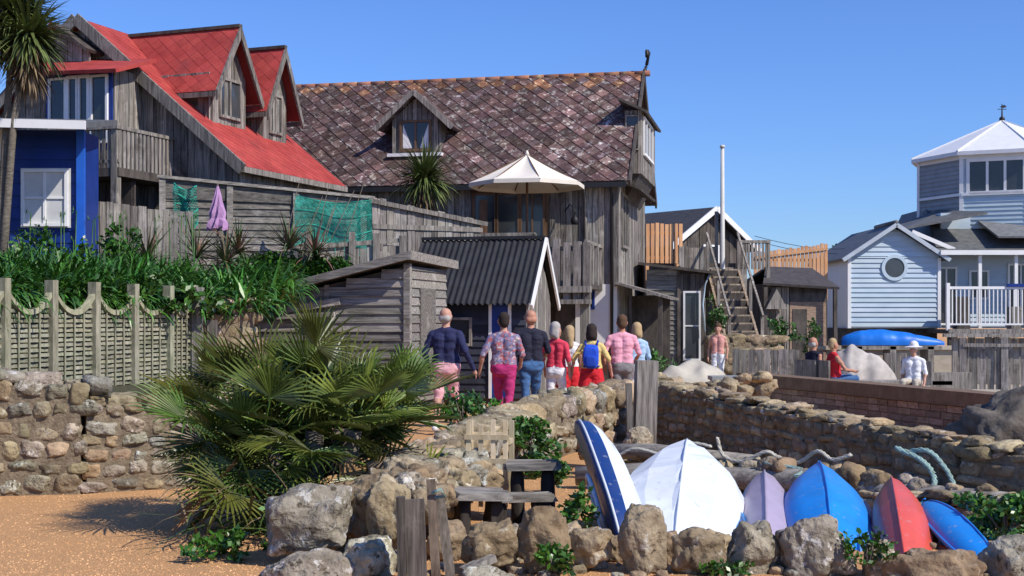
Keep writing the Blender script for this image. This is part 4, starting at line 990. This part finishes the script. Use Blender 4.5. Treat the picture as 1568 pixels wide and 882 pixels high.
# driftwood posts, rough benches
g=MB()
g.beam((-.58,8.0,0),(-.60,8.02,.50),.12,.05,0,(.55,.52,.5),up=(0,1,0)); g.beam((-.67,7.98,0),(-.68,7.98,.52),.05,.07,0,(.35,.34,.33),up=(0,1,0))
g.beam((-.47,8.1,.0),(-.51,8.2,.60),.055,.05,0,(.6,.5,.42),up=(0,1,0)); g.beam((-.38,8.1,.0),(-.46,8.25,.50),.06,.05,0,(.65,.6,.55),up=(0,1,0)); g.beam((-.3,8.05,.05),(-.12,8.15,.12),.10,.04,0,(1.0,1.0,1.0))
g.tube([(-.50,8.14,.52),(-.44,8.12,.55),(-.42,8.14,.50),(-.48,8.16,.49)],.012,5,1)
g.build('driftwood_posts',[WV,ROPE])
def slab_bench(x,y,z,L_,W_,rz,tl):
    g=MB(); M=RZ(rz,(x,y,0))@Matrix.Rotation(tl,4,'Y')
    for k in range(3):
        a=-W_/2+W_*k/3
        g.hexa([(-L_/2+U(-.05,.05),a,z-.05),(L_/2+U(-.05,.05),a,z-.05),(L_/2+U(-.05,.05),a+W_/3-.006,z-.05),(-L_/2+U(-.05,.05),a+W_/3-.006,z-.05),(-L_/2+U(-.02,.02),a,z),(L_/2,a,z+.012),(L_/2+U(-.02,.02),a+W_/3-.006,z),(-L_/2,a+W_/3-.006,z+.008)],0,jt(.2),M)
    for a in(-L_*.3,L_*.3): g.rock(M@Vector((a,0,(z-.05)/2)),(.06,W_*.36,(z-.05)*.58),sub=3,pw=.5,amp=.15,rz=rz,m=1,tilt=.03,t=(.5,.5,.5))
    g.build('rough_timber_bench',[WH,WD])
slab_bench(-.26,9.5,.36,.40,.42,rad(15),.05); slab_bench(.17,10.3,.48,.40,.34,rad(-6),-.03); slab_bench(.05,9.9,.28,.5,.2,rad(10),0)
g=MB(); M=RZ(rad(-8),(-.20,10.5,0))
for x in(-.15,-.05,.05,.15): g.box(x-.018,x+.018,-.02,.0,.1,.78+U(-.05,.04),0,jt(.2),M)
for z in(.25,.45,.64): g.box(-.18,.18,-.035,-.02,z,z+.04,0,jt(.2),M); g.box(-.18,.18,.2,.22,z,z+.04,0,jt(.2),M)
for x in(-.17,.17): g.box(x-.02,x+.02,.18,.22,.1,.78,0,jt(),M); g.box(x-.015,x+.015,0,.2,.6,.64,0,jt(),M)
g.build('wooden_crate',[mat('pale_wood',(.48,.38,.23),(.66,.56,.38),8,(2,2,.4),.8,.3)])
g=MB(); g.prism([(-.12,-.09,0),(.13,-.1,0),(.13,.1,0),(-.12,.1,0)],(.0,0,1.12),0,(1.1,1.1,1.1),RZ(.1,(1.56,15.5,0))@Matrix.Rotation(.03,4,'Y')); g.beam((1.40,15.45,.1),(1.38,15.45,.85),.07,.12,0,(.6,.6,.6)); g.build('mooring_post',[WV])
g=MB(); g.tube([(.6,12.4,.12),(1.3,12.35,.14),(2.0,12.2,.12),(2.7,11.6,.15),(3.4,10.9,.12),(4.6,9.9,.12)],[.09,.12,.11,.13,.12,.10],9,0); g.tube([(.7,13.2,.28),(1.4,12.9,.30),(2.3,12.3,.27)],[.07,.08,.06],8,0); g.build('driftwood_log',[WH])

def rope(pts,r=.022,m=0):
    P=[Vector(p) for p in pts]; out=[]
    for i in range(len(P)-1):
        p0=P[max(0,i-1)];p1=P[i];p2=P[i+1];p3=P[min(len(P)-1,i+2)]
        for k in range(8):
            t=k/8; out.append(.5*((2*p1)+(p2-p0)*t+(2*p0-5*p1+4*p2-p3)*t*t+(3*p1-p0-3*p2+p3)*t**3))
    g=MB(); 
    for ph in(0,2.09,4.19):
        g.tube([q+Vector((math.cos(i*1.0+ph)*r*.45,math.sin(i*1.0+ph)*r*.45,math.sin(i*1.0+ph)*r*.4)) for i,q in enumerate(out)],r*.62,6,m,jt(.15))
    g.build('mooring_rope',[ROPE,plain('pale_rope',(.48,.46,.38),.9,.2,scale=40)])
rope([(1.95,12.4,.48),(2.0,12.35,.32),(2.15,12.2,.28),(2.35,12.1,.38),(2.45,12.05,.34),(2.6,11.9,.30),(2.75,11.75,.42),(2.85,11.6,.36),(3.0,11.5,.42)],.019,1)
rope([(3.3,11.2,.5),(3.45,11.0,.42),(3.52,10.9,.30),(3.5,10.8,.15),(3.6,10.7,.08)],.026)
rope([(3.35,11.2,.46),(3.5,11.0,.5),(3.62,10.9,.36),(3.68,10.8,.2),(3.75,10.6,.1)],.022)
rope([(1.0,12.9,.22),(1.2,12.8,.34),(1.5,12.6,.30),(1.7,12.5,.42),(1.9,12.35,.4)],.016,1)
rope([(2.3,11.9,.3),(2.6,11.7,.26),(2.5,11.5,.22),(2.75,11.4,.3)],.018)

# ================================================================== BOATS
def boat(name,P0,P1,W_,Hh,roll,hull,deck,flat=False,stripe=None,sharp=2.2,ex=.75):
    P0=Vector(P0);P1=Vector(P1); a=(P1-P0).normalized(); L_=(P1-P0).length; up=(Vector((0,0,1))-a*a.z).normalized(); sd=a.cross(up).normalized()
    Rr=Matrix.Rotation(roll,3,a); up=Rr@up; sd=Rr@sd
    n=14 if flat else 36; prof=[(-.80,-.04),(-1,0),(-1.0,.12),(-.86,.50),(-.52,.82),(-.10,.97),(0,1.04),(.10,.97),(.52,.82),(.86,.50),(1.0,.12),(1,0),(.80,-.04)]
    vs=[];k=len(prof)
    def S(t): return max(max(0,1-abs(2*t-1)**sharp)**ex,.03)
    for i in range(n+1):
        t=i/n; s=S(t); hh=Hh*(.35+.65*s) 
        for q,z in prof:
            p=P0+a*(L_*t)+sd*(q*W_/2*s)+up*(z*hh+(-.5*Hh*(1-s)*.25))
            if flat: p+=up*U(-.014,.014)*z+sd*U(-.01,.01)
            else: p+=up*noise.noise(p*5)*.006
            vs.append(p)
    g=MB()
    for i in range(n):
        for j in range(k):
            f=(i*k+j,i*k+(j+1)%k,(i+1)*k+(j+1)%k,(i+1)*k+j)
            m=1 if j in(k-1,) else (2 if j in(0,1,2,k-2,k-3,k-4) and stripe else 0)
            g.f.append(list(f)); g.m.append(m); g.t.append(jt(.04,.01) if flat else (1,1,1)); g.s.append(not flat)
    g.v=[tuple(v) for v in vs]
    g.f.append(list(range(k))); g.m.append(0);g.t.append((1,1,1));g.s.append(False)
    g.f.append([n*k+j for j in range(k)][::-1]); g.m.append(0);g.t.append((1,1,1));g.s.append(False)
    g.tube([P0+a*L_*t+up*(Hh*(.35+.65*S(t))*1.04+(-.5*Hh*(1-S(t))*.25)+.002) for t in [.06+.88*i/14 for i in range(15)]],.008,6,0,(.95,.95,.95))
    for q in(-1,1): g.tube([P0+a*L_*t+sd*(q*W_/2*S(t)*1.01)+up*(.02-.125*Hh*(1-S(t))) for t in [.04+.92*i/16 for i in range(17)]],.011,6,0,(.85,.85,.85))
    cc=P0+a*L_*.45-up*.06; g.tube([cc+a*math.cos(q)*.3+sd*math.sin(q)*W_*.28 for q in [i*2*math.pi/16 for i in range(17)]],.02,6,0)
    g.tube([P1-a*.02,P1+a*.05+up*.04,P1+a*.0+up*.07],.008,5,0)
    return g.build(name,[hull,deck,stripe or hull])
def pls(n,c,r=.35,v=.10): return mat(n,tuple(x*(1-v) for x in c),tuple(min(1,x*(1+v)) for x in c),4,rough=r,bump=.05,spec=.4,spots=(tuple(x*.72+.03 for x in c),.54,.25,3),spots2=(tuple(x*.6+.14 for x in c),.60,.05,16))
PW=pls('white_gelcoat',(.72,.76,.80),.35,.05); PN=pls('navy_gelcoat',(.01,.04,.17)); PB=pls('blue_plastic',(.015,.24,.70)); PR=pls('red_plastic',(.62,.09,.06)); PP=pls('faded_mauve_plastic',(.40,.33,.42)); PB2=pls('faded_blue_plastic',(.06,.24,.55))
boat('kayak',(.80,8.95,-.14),(.54,10.6,.70),.66,.24,rad(74),PW,PN,stripe=PN,sharp=3.2,ex=.6)
boat('upturned_dinghy',(1.08,8.9,-.26),(1.50,11.2,.50),1.02,.32,rad(4),PW,PW,flat=True,sharp=1.75,ex=.8)
boat('kayak',(1.72,9.1,-.10),(1.72,11.6,.22),.35,.16,rad(0),PB2,PB2)
boat('kayak',(1.74,8.9,-.14),(2.18,11.3,.20),.42,.26,rad(0),PP,PR)
boat('kayak',(2.12,8.6,-.24),(2.60,11.1,.33),.70,.28,rad(3),PB,PB,sharp=1.7,ex=.85)
boat('kayak',(2.38,8.9,-.10),(2.85,11.0,.1),.36,.16,rad(0),PB2,PB2)
boat('kayak',(2.62,8.6,-.17),(3.06,10.5,.27),.42,.24,rad(-8),PR,PR,sharp=1.8)
boat('kayak',(3.15,8.4,-.12),(3.2,10.2,.14),.36,.17,rad(20),PB,PR)

# ================================================================== LIGHT, WORLD, CAMERA
el=rad(43); az=rad(-36)
d=Vector((math.cos(el)*math.cos(az),math.cos(el)*math.sin(az),math.sin(el)))
s=bpy.data.lights.new('sun','SUN'); s.energy=5.0; s.angle=rad(.5); s.color=(1,.935,.83)
so=bpy.data.objects.new('sun',s); sc.collection.objects.link(so); so.rotation_euler=d.to_track_quat('Z','Y').to_euler(); so.location=(20,-20,30)
w=bpy.data.worlds.new('World'); sc.world=w; w.use_nodes=True; nt=w.node_tree
bg=nt.nodes['Background']; sk=nt.nodes.new('ShaderNodeTexSky'); sk.sky_type='NISHITA'; sk.sun_disc=False; sk.sun_elevation=el; sk.sun_rotation=math.atan2(d.x,d.y)
sk.air_density=1.2; sk.dust_density=.1; sk.ozone_density=3.5
mx=nt.nodes.new('ShaderNodeMix'); mx.data_type='RGBA'; mx.blend_type='MULTIPLY'; mx.inputs[0].default_value=1; mx.inputs[7].default_value=(.60,.86,1.46,1)
nt.links.new(sk.outputs[0],mx.inputs[6]); nt.links.new(mx.outputs[2],bg.inputs[0]); bg.inputs[1].default_value=.108
cam=bpy.data.cameras.new('camera'); co=bpy.data.objects.new('camera',cam); sc.collection.objects.link(co); sc.camera=co
co.location=(0,0,1.6); co.rotation_euler=(rad(90),0,0); cam.sensor_width=36; cam.lens=36*2000/1568; cam.shift_y=49/1568; cam.clip_end=3000; cam.clip_start=.1
sc.view_settings.view_transform='Standard'; sc.view_settings.look='None'; sc.view_settings.exposure=0
